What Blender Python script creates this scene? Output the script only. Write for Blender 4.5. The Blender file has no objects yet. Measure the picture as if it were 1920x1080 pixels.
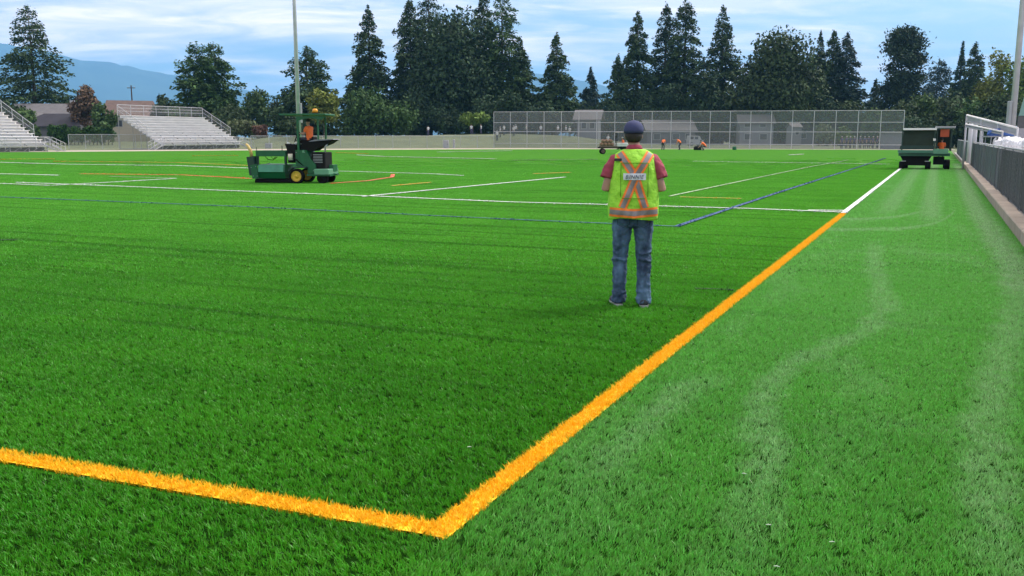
import bpy, bmesh, math, random
import numpy as np
from mathutils import Vector, Matrix
rnd = random.Random(7)
sc = bpy.context.scene
C = sc.collection
PI = math.pi
R_ = math.radians

# ------------------------------------------------------------------ camera
FPX, HORY, CAMH = 1730.0, 257.0, 1.65           # focal length and horizon in photo pixels, eye height
PITCH = math.atan((540 - HORY) / FPX)
FH = math.hypot(FPX, 540 - HORY)
YAW = math.atan((1764 - 960) / FH)              # sideline direction lies this far right of the view
FW = Vector((-math.sin(YAW), math.cos(YAW), 0)); RT = Vector((math.cos(YAW), math.sin(YAW), 0)); UPZ = Vector((0, 0, 1))
CF = FW * math.cos(PITCH) - UPZ * math.sin(PITCH)
CU = FW * math.sin(PITCH) + UPZ * math.cos(PITCH)
def ray(x, y): return CF * FPX + RT * (x - 960) + CU * (540 - y)
_d = ray(827, 1000); _k = CAMH / -_d.z
CAM = Vector((-_d.x * _k, -_d.y * _k, CAMH))    # the painted corner is the origin
def G(x, y, z=0.0):
    """ground point (height z) seen at a photo pixel"""
    d = ray(x, y); k = (z - CAMH) / d.z
    return CAM + d * k
def A(x, y, dep):
    """point at a photo pixel and a given distance ahead"""
    d = ray(x, y); return CAM + d * (dep / d.dot(FW))
def CR(right, dep, z=0.0):
    p = CAM + RT * right + FW * dep; return Vector((p.x, p.y, z))
def gp(x, dep, z=0.0):
    """point at height z, distance dep ahead, in photo column x (taken at the horizon)"""
    p = A(x, HORY, dep); return Vector((p.x, p.y, z))
def zat(y, dep): return A(960, y, dep).z
def px(n, dep): return n * dep / FH
cam = bpy.data.cameras.new('camera'); camo = bpy.data.objects.new('camera', cam); C.objects.link(camo)
cam.sensor_width = 36; cam.lens = FPX / 1920 * 36; cam.clip_start = 0.05; cam.clip_end = 60000
camo.location = CAM
camo.rotation_euler = (PI / 2 - PITCH, 0, YAW)
sc.camera = camo

# ------------------------------------------------------------------ light
SUN_AZ = -YAW + R_(62)      # clockwise from +Y
SUN_EL = R_(50)
sun = bpy.data.lights.new('sun', 'SUN'); suno = bpy.data.objects.new('sun', sun); C.objects.link(suno)
sun.energy = 1.5; sun.angle = R_(16); sun.color = (1.0, .955, .88)
_sd = Vector((math.sin(SUN_AZ) * math.cos(SUN_EL), math.cos(SUN_AZ) * math.cos(SUN_EL), math.sin(SUN_EL)))
suno.rotation_euler = _sd.to_track_quat('Z', 'Y').to_euler()
suno.location = (0, 0, 60)
sc.view_settings.view_transform = 'Standard'; sc.view_settings.look = 'None'
sc.view_settings.exposure = 1.5; sc.view_settings.gamma = 1
sc.cycles.max_bounces = 5; sc.cycles.diffuse_bounces = 3; sc.cycles.glossy_bounces = 2
sc.cycles.transparent_max_bounces = 24; sc.cycles.volume_bounces = 1
sc.cycles.use_denoising = True
sc.cycles.use_adaptive_sampling = True; sc.cycles.adaptive_threshold = 0.01
sc.cycles.sample_clamp_indirect = 4

w = bpy.data.worlds.new('World'); sc.world = w; w.use_nodes = True
nt = w.node_tree; N = nt.nodes; L = nt.links; N.clear()
def nd(t, **k):
    n = N.new(t)
    for a, v in k.items(): setattr(n, a, v)
    return n
wo = nd('ShaderNodeOutputWorld')
sky = nd('ShaderNodeTexSky', sky_type='NISHITA'); sky.sun_disc = False
sky.sun_elevation = SUN_EL; sky.sun_rotation = SUN_AZ; sky.altitude = 50; sky.dust_density = 1.0; sky.ozone_density = 1.4
bg = nd('ShaderNodeBackground'); bg.inputs[1].default_value = .06
L.new(sky.outputs[0], bg.inputs[0])
tc = nd('ShaderNodeTexCoord')
rot = nd('ShaderNodeVectorRotate', rotation_type='Z_AXIS'); rot.inputs['Angle'].default_value = -YAW
L.new(tc.outputs['Generated'], rot.inputs['Vector'])
sx = nd('ShaderNodeSeparateXYZ'); L.new(rot.outputs[0], sx.inputs[0])
zz = nd('ShaderNodeMath', operation='MAXIMUM'); zz.inputs[1].default_value = 0; L.new(sx.outputs[2], zz.inputs[0])
za = nd('ShaderNodeMath', operation='ADD'); za.inputs[1].default_value = .11; L.new(zz.outputs[0], za.inputs[0])
du = nd('ShaderNodeMath', operation='DIVIDE'); L.new(sx.outputs[0], du.inputs[0]); L.new(za.outputs[0], du.inputs[1])
dv = nd('ShaderNodeMath', operation='DIVIDE'); L.new(sx.outputs[1], dv.inputs[0]); L.new(za.outputs[0], dv.inputs[1])
cx = nd('ShaderNodeCombineXYZ'); L.new(du.outputs[0], cx.inputs[0]); L.new(dv.outputs[0], cx.inputs[1])
def cloud(scale, sxy, loc, detail, rough, dist, lo, hi):
    mp = nd('ShaderNodeMapping'); mp.inputs['Scale'].default_value = (sxy[0], sxy[1], 1); mp.inputs['Location'].default_value = loc
    mp.inputs['Rotation'].default_value = (0, 0, R_(-14))
    L.new(cx.outputs[0], mp.inputs[0])
    n = nd('ShaderNodeTexNoise'); n.inputs['Scale'].default_value = scale; n.inputs['Detail'].default_value = detail
    n.inputs['Roughness'].default_value = rough; n.inputs['Distortion'].default_value = dist
    L.new(mp.outputs[0], n.inputs['Vector'])
    m = nd('ShaderNodeMapRange', interpolation_type='SMOOTHSTEP'); m.inputs['From Min'].default_value = lo; m.inputs['From Max'].default_value = hi
    L.new(n.outputs['Fac'], m.inputs['Value']); return m
SKYLOC = (3.1, 7.7, 0)
c1 = cloud(.62, (1.0, 1.5), SKYLOC, 7, .58, .5, .37, .60)
c2 = cloud(2.2, (.8, 1.3), (9.2, 1.3, 4), 6, .6, .7, .35, .75)
cm = nd('ShaderNodeMath', operation='MULTIPLY_ADD'); cm.inputs[1].default_value = .35; L.new(c2.outputs[0], cm.inputs[0]); L.new(c1.outputs[0], cm.inputs[2])
cf = nd('ShaderNodeMath', operation='MULTIPLY', use_clamp=True); cf.inputs[1].default_value = .82; L.new(cm.outputs[0], cf.inputs[0])
ccol = nd('ShaderNodeMix', data_type='RGBA'); ccol.inputs[6].default_value = (.78, .69, .66, 1); ccol.inputs[7].default_value = (1.24, 1.00, .84, 1)
L.new(c2.outputs[0], ccol.inputs[0])
cb = nd('ShaderNodeBackground'); cb.inputs[1].default_value = .77; L.new(ccol.outputs[2], cb.inputs[0])
ms = nd('ShaderNodeMixShader'); L.new(cf.outputs[0], ms.inputs[0]); L.new(bg.outputs[0], ms.inputs[1]); L.new(cb.outputs[0], ms.inputs[2])
L.new(ms.outputs[0], wo.inputs['Surface'])

# ------------------------------------------------------------------ helpers
def mat(name, col, rough=.6, metal=0., var=.12, scale=4., bump=0., bscale=40., island=0., spec=.5, coord='Object', objvar=0.):
    m = bpy.data.materials.get(name)
    if m: return m
    m = bpy.data.materials.new(name); m.use_nodes = True
    t = m.node_tree; ns = t.nodes; ls = t.links; p = ns['Principled BSDF']
    p.inputs['Roughness'].default_value = rough; p.inputs['Metallic'].default_value = metal
    p.inputs['Specular IOR Level'].default_value = spec
    co = ns.new('ShaderNodeTexCoord')
    no = ns.new('ShaderNodeTexNoise'); no.inputs['Scale'].default_value = scale; no.inputs['Detail'].default_value = 5
    ls.new(co.outputs[coord], no.inputs['Vector'])
    hs = ns.new('ShaderNodeHueSaturation'); hs.inputs['Color'].default_value = (*col, 1)
    mr = ns.new('ShaderNodeMapRange'); mr.inputs['From Min'].default_value = .25; mr.inputs['From Max'].default_value = .75
    mr.inputs['To Min'].default_value = 1 - var; mr.inputs['To Max'].default_value = 1 + var
    ls.new(no.outputs['Fac'], mr.inputs['Value'])
    last = mr.outputs[0]
    def mul(sock, amt):
        nonlocal last
        a = ns.new('ShaderNodeMapRange'); a.inputs['To Min'].default_value = 1 - amt; a.inputs['To Max'].default_value = 1 + amt
        ls.new(sock, a.inputs['Value'])
        b = ns.new('ShaderNodeMath'); b.operation = 'MULTIPLY'; ls.new(last, b.inputs[0]); ls.new(a.outputs[0], b.inputs[1]); last = b.outputs[0]
    if island: mul(ns.new('ShaderNodeNewGeometry').outputs['Random Per Island'], island)
    if objvar: mul(ns.new('ShaderNodeObjectInfo').outputs['Random'], objvar)
    ls.new(last, hs.inputs['Value']); ls.new(hs.outputs[0], p.inputs['Base Color'])
    if bump:
        bn = ns.new('ShaderNodeTexNoise'); bn.inputs['Scale'].default_value = bscale; bn.inputs['Detail'].default_value = 4
        ls.new(co.outputs[coord], bn.inputs['Vector'])
        b = ns.new('ShaderNodeBump'); b.inputs['Strength'].default_value = bump; b.inputs['Distance'].default_value = .02
        ls.new(bn.outputs['Fac'], b.inputs['Height']); ls.new(b.outputs[0], p.inputs['Normal'])
    return m

def mesh_np(name, V, faces_flat, sizes):
    me = bpy.data.meshes.new(name)
    V = np.ascontiguousarray(V, dtype=np.float32); ff = np.ascontiguousarray(faces_flat, dtype=np.int32)
    sizes = np.ascontiguousarray(sizes, dtype=np.int32)
    me.vertices.add(len(V)); me.vertices.foreach_set('co', V.ravel())
    me.loops.add(len(ff)); me.loops.foreach_set('vertex_index', ff)
    me.polygons.add(len(sizes))
    st = np.zeros(len(sizes), np.int32); st[1:] = np.cumsum(sizes)[:-1]
    me.polygons.foreach_set('loop_start', st); me.polygons.foreach_set('loop_total', sizes)
    me.update(calc_edges=True); me.validate(); return me

def link(name, me, m=None, parent=None, loc=None, rz=None):
    o = bpy.data.objects.new(name, me); C.objects.link(o)
    if m is not None and me is not None:
        me.materials.clear(); me.materials.append(m)
    if parent is not None: o.parent = parent
    if loc is not None: o.location = loc
    if rz is not None: o.rotation_euler = (0, 0, rz)
    return o
def tag(o, label, cat, group=None, kind=None):
    if label: o['label'] = label
    if cat: o['category'] = cat
    if group: o['group'] = group
    if kind: o['kind'] = kind
    return o
def thing(name, label, cat, loc=(0, 0, 0), rz=0., group=None):
    o = bpy.data.objects.new(name, None); C.objects.link(o); o.empty_display_size = .2
    o.location = loc; o.rotation_euler = (0, 0, rz); return tag(o, label, cat, group)
def copy_tree(o, parent=None):
    c = o.copy(); C.objects.link(c)
    if parent is not None: c.parent = parent
    for ch in o.children: copy_tree(ch, c)
    return c

class MB:
    def __init__(s): s.v = []; s.f = []
    def add(s, vs, fs):
        b = len(s.v); s.v += [tuple(v) for v in vs]; s.f += [tuple(i + b for i in f) for f in fs]; return s
    def box(s, c, d, rz=0., rot=None):
        x, y, z = d[0] / 2, d[1] / 2, d[2] / 2
        M = rot if rot is not None else Matrix.Rotation(rz, 3, 'Z')
        vs = [M @ Vector((a, b, e)) + Vector(c) for a in (-x, x) for b in (-y, y) for e in (-z, z)]
        return s.add(vs, [(0, 1, 3, 2), (4, 6, 7, 5), (0, 4, 5, 1), (2, 3, 7, 6), (0, 2, 6, 4), (1, 5, 7, 3)])
    def cbox(s, c, d, bev=.02):
        """box with chamfered vertical and top edges"""
        x, y, z = d[0] / 2, d[1] / 2, d[2] / 2; b = bev; c = Vector(c); vs = []
        def ring(ix, zz): return [Vector(q) + c for q in ((-x + ix + b, -y + ix, zz), (x - ix - b, -y + ix, zz), (x - ix, -y + ix + b, zz), (x - ix, y - ix - b, zz), (x - ix - b, y - ix, zz), (-x + ix + b, y - ix, zz), (-x + ix, y - ix - b, zz), (-x + ix, -y + ix + b, zz))]
        r = [ring(0, -z), ring(0, z - b), ring(b * .7, z)]
        for q in r: vs += q
        fs = [tuple(range(7, -1, -1)), tuple(range(16, 24))]
        for k in range(2):
            for i in range(8): j = (i + 1) % 8; fs.append((k * 8 + i, k * 8 + j, k * 8 + 8 + j, k * 8 + 8 + i))
        return s.add(vs, fs)
    def prism(s, poly, y0, y1, axis='y'):
        """poly in (x,z) pushed along y (or (y,z) pushed along x)"""
        n = len(poly)
        if axis == 'y': vs = [(p[0], y0, p[1]) for p in poly] + [(p[0], y1, p[1]) for p in poly]
        elif axis == 'x': vs = [(y0, p[0], p[1]) for p in poly] + [(y1, p[0], p[1]) for p in poly]
        else: vs = [(p[0], p[1], y0) for p in poly] + [(p[0], p[1], y1) for p in poly]
        fs = [tuple(range(n)), tuple(range(2 * n - 1, n - 1, -1))]
        for i in range(n): j = (i + 1) % n; fs.append((i, i + n, j + n, j))
        return s.add(vs, fs)
    def tube(s, pts, rad, n=8, cap=True, flat=1.):
        pts = [Vector(p) for p in pts]; m = len(pts)
        if not isinstance(rad, (list, tuple)): rad = [rad] * m
        vs = []; pu = None
        for i, p in enumerate(pts):
            t = (pts[min(i + 1, m - 1)] - pts[max(i - 1, 0)]).normalized()
            if pu is None:
                u = t.cross(Vector((0, 1, 0)) if abs(t.y) < .9 else Vector((1, 0, 0))).normalized()
            else: u = (pu - t * pu.dot(t)).normalized()
            pu = u; v = t.cross(u)
            for k in range(n):
                a = 2 * PI * k / n; vs.append(p + u * math.cos(a) * rad[i] + v * math.sin(a) * rad[i] * flat)
        fs = []
        for i in range(m - 1):
            for k in range(n): j = (k + 1) % n; fs.append((i * n + k, i * n + j, (i + 1) * n + j, (i + 1) * n + k))
        if cap: fs += [tuple(range(n - 1, -1, -1)), tuple(range((m - 1) * n, m * n))]
        return s.add(vs, fs)
    def ball(s, c, r, nu=12, nv=8):
        if not isinstance(r, (list, tuple)): r = (r, r, r)
        vs = [(c[0], c[1], c[2] - r[2])]
        for j in range(1, nv):
            ph = -PI / 2 + PI * j / nv
            for i in range(nu):
                th = 2 * PI * i / nu
                vs.append((c[0] + r[0] * math.cos(ph) * math.cos(th), c[1] + r[1] * math.cos(ph) * math.sin(th), c[2] + r[2] * math.sin(ph)))
        vs.append((c[0], c[1], c[2] + r[2])); fs = []
        for i in range(nu):
            k = (i + 1) % nu; fs.append((0, 1 + k, 1 + i)); fs.append((len(vs) - 1, 1 + (nv - 2) * nu + i, 1 + (nv - 2) * nu + k))
        for j in range(nv - 2):
            for i in range(nu):
                k = (i + 1) % nu; fs.append((1 + j * nu + i, 1 + j * nu + k, 1 + (j + 1) * nu + k, 1 + (j + 1) * nu + i))
        return s.add(vs, fs)
    def rings(s, rs, n=24, ex=2.3):
        """closed loft of flat superellipse rings (z, a, b, cy[, cx])"""
        vs = []
        for q in rs:
            z, a, b, cy = q[:4]; cx_ = q[4] if len(q) > 4 else 0
            for k in range(n):
                t = 2 * PI * k / n; c, d = math.cos(t), math.sin(t)
                vs.append((cx_ + a * math.copysign(abs(c) ** (2 / ex), c), cy + b * math.copysign(abs(d) ** (2 / ex), d), z))
        m = len(rs); fs = [tuple(range(n - 1, -1, -1)), tuple(range((m - 1) * n, m * n))]
        for i in range(m - 1):
            for k in range(n): j = (k + 1) % n; fs.append((i * n + k, i * n + j, (i + 1) * n + j, (i + 1) * n + k))
        return s.add(vs, fs)
    def mesh(s, name='part', smooth=False):
        me = bpy.data.meshes.new(name); me.from_pydata(s.v, [], s.f)
        bm = bmesh.new(); bm.from_mesh(me); bmesh.ops.recalc_face_normals(bm, faces=bm.faces); bm.to_mesh(me); bm.free()
        if smooth: me.polygons.foreach_set('use_smooth', [True] * len(me.polygons))
        return me
    def build(s, name, m, parent=None, smooth=False, loc=None, rz=None):
        return link(name, s.mesh(name, smooth), m, parent, loc, rz)

def organic(mb, name, voxel, smooth=4, disp=0., dsize=.08):
    """one continuous surface out of overlapping volumes"""
    o = link('tmp_volume', mb.mesh(name))
    r = o.modifiers.new('r', 'REMESH'); r.mode = 'VOXEL'; r.voxel_size = voxel; r.use_smooth_shade = True
    sm = o.modifiers.new('s', 'SMOOTH'); sm.iterations = smooth; sm.factor = .5
    if disp:
        tx = bpy.data.textures.new('folds', 'CLOUDS'); tx.noise_scale = dsize; tx.noise_depth = 2
        dm = o.modifiers.new('d', 'DISPLACE'); dm.texture = tx; dm.strength = disp; dm.mid_level = .5; dm.texture_coords = 'LOCAL'
    me = bpy.data.meshes.new_from_object(o.evaluated_get(bpy.context.evaluated_depsgraph_get()))
    bpy.data.objects.remove(o); me.name = name
    me.polygons.foreach_set('use_smooth', [True] * len(me.polygons)); return me
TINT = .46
HAZE = 1.15e-4
# ------------------------------------------------------------------ the setting: ground, turf, track, bank, mountain, haze
def turf_material(name, blades, tint=1.0):
    m = bpy.data.materials.new(name); m.use_nodes = True
    t = m.node_tree; ns = t.nodes; ls = t.links; p = ns['Principled BSDF']
    geo = ns.new('ShaderNodeNewGeometry'); sp = ns.new('ShaderNodeSeparateXYZ'); ls.new(geo.outputs['Position'], sp.inputs[0])
    def noise(sx_, sy_, scale, detail=4, rough=.55, dist=0., loc=(0, 0, 0)):
        mp = ns.new('ShaderNodeMapping'); mp.inputs['Scale'].default_value = (sx_, sy_, 0); mp.inputs['Location'].default_value = loc
        ls.new(geo.outputs['Position'], mp.inputs[0])
        n = ns.new('ShaderNodeTexNoise'); n.inputs['Scale'].default_value = scale; n.inputs['Detail'].default_value = detail
        n.inputs['Roughness'].default_value = rough; n.inputs['Distortion'].default_value = dist
        ls.new(mp.outputs[0], n.inputs['Vector']); return n.outputs['Fac']
    def rng(v, a, b, c=0., d=1., smooth=True):
        r = ns.new('ShaderNodeMapRange'); r.interpolation_type = 'SMOOTHSTEP' if smooth else 'LINEAR'
        for k, x in zip(('From Min', 'From Max', 'To Min', 'To Max'), (a, b, c, d)): r.inputs[k].default_value = x
        ls.new(v, r.inputs['Value']); return r.outputs[0]
    def ma(op, a, b=None):
        n = ns.new('ShaderNodeMath'); n.operation = op
        for i, q in enumerate((a, b)):
            if q is None: continue
            if isinstance(q, (int, float)): n.inputs[i].default_value = q
            else: ls.new(q, n.inputs[i])
        return n.outputs[0]
    def mix(f, a, b):
        n = ns.new('ShaderNodeMix'); n.data_type = 'RGBA'; ls.new(f, n.inputs[0])
        for i, q in ((6, a), (7, b)):
            if isinstance(q, tuple): n.inputs[i].default_value = (*q, 1)
            else: ls.new(q, n.inputs[i])
        return n.outputs[2]
    lo, hi = TURF_LO, TURF_HI
    col = mix(rng(noise(1, 1, .8, 5), .3, .7), lo, hi)
    # the turf lightens beyond the corner: grazing-angle brightness painted into the colour
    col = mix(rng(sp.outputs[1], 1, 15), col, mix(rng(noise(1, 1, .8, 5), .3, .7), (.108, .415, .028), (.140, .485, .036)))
    # rolls of carpet: faint streaks running across the field, parallel to the goal line
    st = noise(.07, 4.5, 1.0, 5, .65, .3)
    col = mix(ma('MULTIPLY', rng(st, .50, .66), .7), col, tuple(c * .62 for c in lo))
    col = mix(ma('MULTIPLY', rng(noise(.12, 1.6, 1., 4, .6, .3, (40, 9, 0)), .52, .75), .22), col, tuple(c * 1.35 for c in hi))
    # infill sand dust left by the machines on the run-off strip, over a painted nap sheen
    e_in = rng(sp.outputs[0], .03, .10); e_out = rng(ma('ADD', sp.outputs[0], noise(1, 1, 2.5, 3)), .1, 1.5)
    east = ma('ADD', ma('MULTIPLY', e_in, rng(sp.outputs[1], -.08, -.02)), ma('MULTIPLY', e_out, rng(sp.outputs[1], -.02, -.08)))
    fine = rng(noise(1, 1, 7, 5, .65), .2, .75)
    X, Y = sp.outputs[0], sp.outputs[1]
    wob = ma('MULTIPLY', ma('SUBTRACT', noise(1, 1, 2.2, 4), .5), .35)
    def track(pts, across, along, span, width, lo_, hi_, amt, soft=.8):
        """pale trail following a curve: across = f(along); span = (max along, max across)"""
        fc = ns.new('ShaderNodeFloatCurve'); cv = fc.mapping.curves[0]
        P = [(p[0] / span[0], p[1] / span[1]) for p in pts]
        cv.points[0].location = P[0]; cv.points[-1].location = P[-1]
        for q in P[1:-1]: cv.points.new(*q)
        fc.mapping.update()
        ls.new(ma('DIVIDE', along, span[0]), fc.inputs['Value'])
        dd = ma('ABSOLUTE', ma('SUBTRACT', ma('ADD', across, wob), ma('MULTIPLY', fc.outputs[0], span[1])))
        m_ = rng(dd, width * 1.6, width * .2)
        m_ = ma('MULTIPLY', m_, ma('MULTIPLY', rng(along, lo_ - soft, lo_), rng(along, hi_ + soft, hi_)))
        return ma('MULTIPLY', m_, amt)
    tr = [track([(0, 1.24), (1.1, 1.12), (2, .99), (3.1, .87), (4.1, 1.07), (5.65, 1.4), (7.6, 1.31), (10.5, 1.07), (16, .9)], X, Y, (16, 3), .12, 1.6, 11, .42, 2),
          track([(0, 16.4), (.6, 16.8), (1.2, 17.9), (1.7, 20.5), (2.2, 26)], Y, X, (2.2, 26), .38, .05, 1.9, .5, .2),
          track([(0, 14.1), (.8, 14.5), (1.5, 15.3), (2.0, 17.5), (2.3, 22)], Y, X, (2.3, 22), .34, .05, 2.1, .5, .2),
          track([(18, .82), (30, .80), (60, .78)], X, Y, (60, 3), .26, 21, 60, .5, 5),
          track([(16, 1.75), (30, 1.64), (60, 1.6)], X, Y, (60, 3), .22, 19, 60, .6, 4),
          track([(0, 2.3), (4, 2.35), (9, 2.75), (14, 2.72), (23, 2.66), (33, 2.72), (60, 2.8)], X, Y, (60, 3), .22, 8.5, 60, .8, 2),
          track([(0, 2.15), (2.5, 2.15), (4, 2.28), (7, 2.6), (12, 2.9)], X, Y, (12, 3), .14, 1.5, 7, .45, 2),
          track([(0, .42), (1.9, .36), (4, .55), (8, .45)], X, Y, (8, 3), .13, 1.2, 2.6, .35, .7)]
    d = tr[0]
    for q in tr[1:]: d = ma('MAXIMUM', d, q)
    haze_ = ma('MULTIPLY', rng(noise(1.0, .35, 1.0, 4, .5, .8, (3.3, 1.7, 0)), .48, .72), .22)
    d = ma('MULTIPLY', ma('MULTIPLY', ma('MAXIMUM', d, haze_), east), ma('ADD', ma('MULTIPLY', fine, .7), .3))
    east_sheen = ma('MULTIPLY', ma('MULTIPLY', east, rng(Y, -4, 7, .4, 1.)), .62)
    col = mix(east_sheen, col, (.160, .52, .085))  # whole strip tinted lighter, the sheen of its brushed nap put in the colour
    col = mix(d, col, (.42, .62, .34))
    if blades:
        hs = ns.new('ShaderNodeHueSaturation'); ls.new(col, hs.inputs['Color'])
        ri = geo.outputs['Random Per Island']
        ls.new(rng(ri, 0, 1, .62, 1.45, False), hs.inputs['Value'])
        ls.new(rng(ri, 0, 1, .487, .510, False), hs.inputs['Hue'])
        col = hs.outputs[0]
        p.inputs['Roughness'].default_value = .42; p.inputs['Specular IOR Level'].default_value = .35
    else:
        sp2 = noise(14, 22, 1.0, 6, .7)
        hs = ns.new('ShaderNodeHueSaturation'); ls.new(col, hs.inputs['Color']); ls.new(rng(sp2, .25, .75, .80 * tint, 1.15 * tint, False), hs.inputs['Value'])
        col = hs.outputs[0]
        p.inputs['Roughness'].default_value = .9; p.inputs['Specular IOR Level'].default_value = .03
        b = ns.new('ShaderNodeBump'); b.inputs['Strength'].default_value = .6; b.inputs['Distance'].default_value = .03
        ls.new(noise(30, 30, 1.0, 5, .7), b.inputs['Height']); ls.new(b.outputs[0], p.inputs['Normal'])
    ls.new(col, p.inputs['Base Color'])
    if blades:
        tl = ns.new('ShaderNodeBsdfTranslucent'); ls.new(col, tl.inputs['Color'])
        mx = ns.new('ShaderNodeMixShader'); mx.inputs[0].default_value = .32
        ls.new(p.outputs[0], mx.inputs[1]); ls.new(tl.outputs[0], mx.inputs[2]); ls.new(mx.outputs[0], ns['Material Output'].inputs['Surface'])
    return m
TURF_LO, TURF_HI = (.060, .292, .014), (.083, .355, .018)
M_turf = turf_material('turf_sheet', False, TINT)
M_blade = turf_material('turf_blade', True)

def sheet(name, pts, z, m):
    me = bpy.data.meshes.new(name); me.from_pydata([(p[0], p[1], z) for p in pts], [], [tuple(range(len(pts)))])
    o = link(name, me, m); o['kind'] = 'structure'; return o
M_dry = mat('dry_grass', (.13, .155, .075), .9, var=.3, scale=.25, bump=.5, bscale=3)
sheet('ground', [(-15000, -15000), (15000, -15000), (15000, 15000), (-15000, 15000)], -.06, M_dry)
KX = 3.05
edge = [G(-700, 288), G(-300, 286.8), G(0, 285.5), G(240, 283.6), G(480, 281.8), G(670, 280.8), G(870, 280), G(1040, 279.6), G(1200, 279.5), G(1450, 280), G(1690, 281), G(1790, 281)]
turf_pts = [(KX, -14), (-120, -14)] + [(p.x, p.y) for p in edge[1:-1]] + [(KX, edge[-2].y - 1)]
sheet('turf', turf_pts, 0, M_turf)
M_track = mat('track_surface', (.42, .36, .30), .9, var=.12, scale=.6)
trk = [(p.x, p.y) for p in edge[1:]]
out = []
for p in edge[1:]:
    v = Vector((p.x - CAM.x, p.y - CAM.y)).normalized(); k = 13 if p.x < -45 else 5
    out.append((p.x + v.x * k, p.y + v.y * k))
sheet('running_track', trk + out[::-1], -.02, M_track)

# grass bank behind the track
def bank_h(x): return float(np.interp(x, [-400, 100, 420, 520, 800, 930, 1060, 1140, 1220, 2600], [.7, .7, .9, 1.7, 1.95, 2.25, 2.0, 1.0, .15, .0]))
def bank_d(x): return float(np.interp(x, [-400, 100, 420, 520, 800, 930, 1060, 1200, 1700, 2600], [150, 150, 152, 146, 148, 153, 152, 150, 140, 120]))
def terrain(x, dep):
    d0 = bank_d(x); s = min(max((dep - d0) / 15, 0), 1); s = s * s * (3 - 2 * s)
    return bank_h(x) * s - .02
bv, bf = [], []
cols = list(range(-400, 2601, 40)); deps = [0, 2, 4, 6, 8, 10, 12, 14, 16, 40, 100, 300]
for x in cols:
    for e in deps:
        d = bank_d(x) + e; z = terrain(x, d) - .03 * (e == 0) + (.06 * math.sin(x * .05 + e) if 2 < e < 20 else 0)
        bv.append(gp(x, d, max(z, -.05)))
nd_ = len(deps)
for i in range(len(cols) - 1):
    for j in range(nd_ - 1): a = i * nd_ + j; bf.append((a, a + nd_, a + nd_ + 1, a + 1))
me = bpy.data.meshes.new('grass_bank'); me.from_pydata([tuple(v) for v in bv], [], bf)
M_bank = mat('bank_grass', (.115, .140, .070), .9, var=.22, scale=.35, bump=.6, bscale=4)
o = link('grass_bank', me, M_bank); o['kind'] = 'structure'

# ---- blades of turf
def blade_mesh(name, n_cl, per, hgt, wid, lean, seed, e1=(1, 0), e2=(0, 1), jit=.008, size=(1., 1.), floor=False):
    g = np.random.default_rng(seed)
    ca = g.random((n_cl, 2)); ca = ca[:, :1] * size[0] * np.array(e1) + ca[:, 1:] * size[1] * np.array(e2)
    cl = np.array(lean) + g.normal(0, .30, (n_cl, 2)); ch = g.uniform(.8, 1.15, n_cl)
    n = n_cl * per
    root = np.repeat(ca, per, 0) + g.normal(0, jit, (n, 2))
    ln = np.repeat(cl, per, 0) + g.normal(0, .38, (n, 2))
    h = np.repeat(ch, per) * hgt * g.uniform(.7, 1.15, n)
    nrm = np.sqrt(1 + (ln ** 2).sum(1)); zt = h / nrm ** .75
    th = g.uniform(0, PI, n); wv = np.stack([np.cos(th), np.sin(th)], 1) * (wid * g.uniform(.7, 1.3, n) / 2)[:, None]
    tip = root + ln * zt[:, None]; mid = root + ln * zt[:, None] * .38
    V = np.zeros((n, 5, 3))
    V[:, 0, :2] = root - wv; V[:, 1, :2] = root + wv
    V[:, 2, :2] = mid + wv * .9; V[:, 3, :2] = mid - wv * .9; V[:, 2, 2] = V[:, 3, 2] = zt * .58
    V[:, 4, :2] = tip; V[:, 4, 2] = zt
    b = (np.arange(n) * 5)[:, None]
    F = np.concatenate([b + np.array([0, 1, 2, 3]), b + np.array([3, 2, 4])], 1).ravel()
    S = np.tile([4, 3], n)
    V = V.reshape(-1, 3)
    if floor:
        c4 = np.array([[0, 0, .004], [e1[0], e1[1], .004], [e1[0] + e2[0], e1[1] + e2[1], .004], [e2[0], e2[1], .004]])
        F = np.concatenate([F, np.arange(4) + len(V)]); S = np.concatenate([S, [4]]); V = np.concatenate([V, c4])
    return mesh_np(name, V, F, S)

E1 = Vector((.9974, .0715)); E2 = Vector((0, 1))
LHW = .058                                                     # half width of the painted line
M_infill = mat('rubber_infill', (.008, .034, .004), 1., var=.4, scale=20, spec=.0)
def patches(nm, lean, n_cl, per, hgt, wid, seed, jit=.0075):
    res = []
    for k in range(4):
        me = blade_mesh(nm, n_cl, per, hgt, wid, lean, seed + k, E1, E2, jit=jit, floor=True); me.materials.append(M_blade); me.materials.append(M_infill); me.polygons[len(me.polygons) - 1].material_index = 1
        res.append(bpy.data.objects.new(nm, me))
    return res
# blades lie towards the goal line inside the lines, and are brushed along the kerb outside them
IN, OUTL = (-.10, -.22), (.15, .55)
P_in1 = patches('turf_patch', IN, 2500, 7, .032, .0036, 10); P_in2 = patches('turf_patch', IN, 1500, 5, .032, .0065, 20, .016)
P_ou1 = patches('turf_patch', OUTL, 3200, 7, .032, .0038, 30); P_ou2 = patches('turf_patch', OUTL, 1500, 5, .032, .0065, 40, .016)

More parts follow.
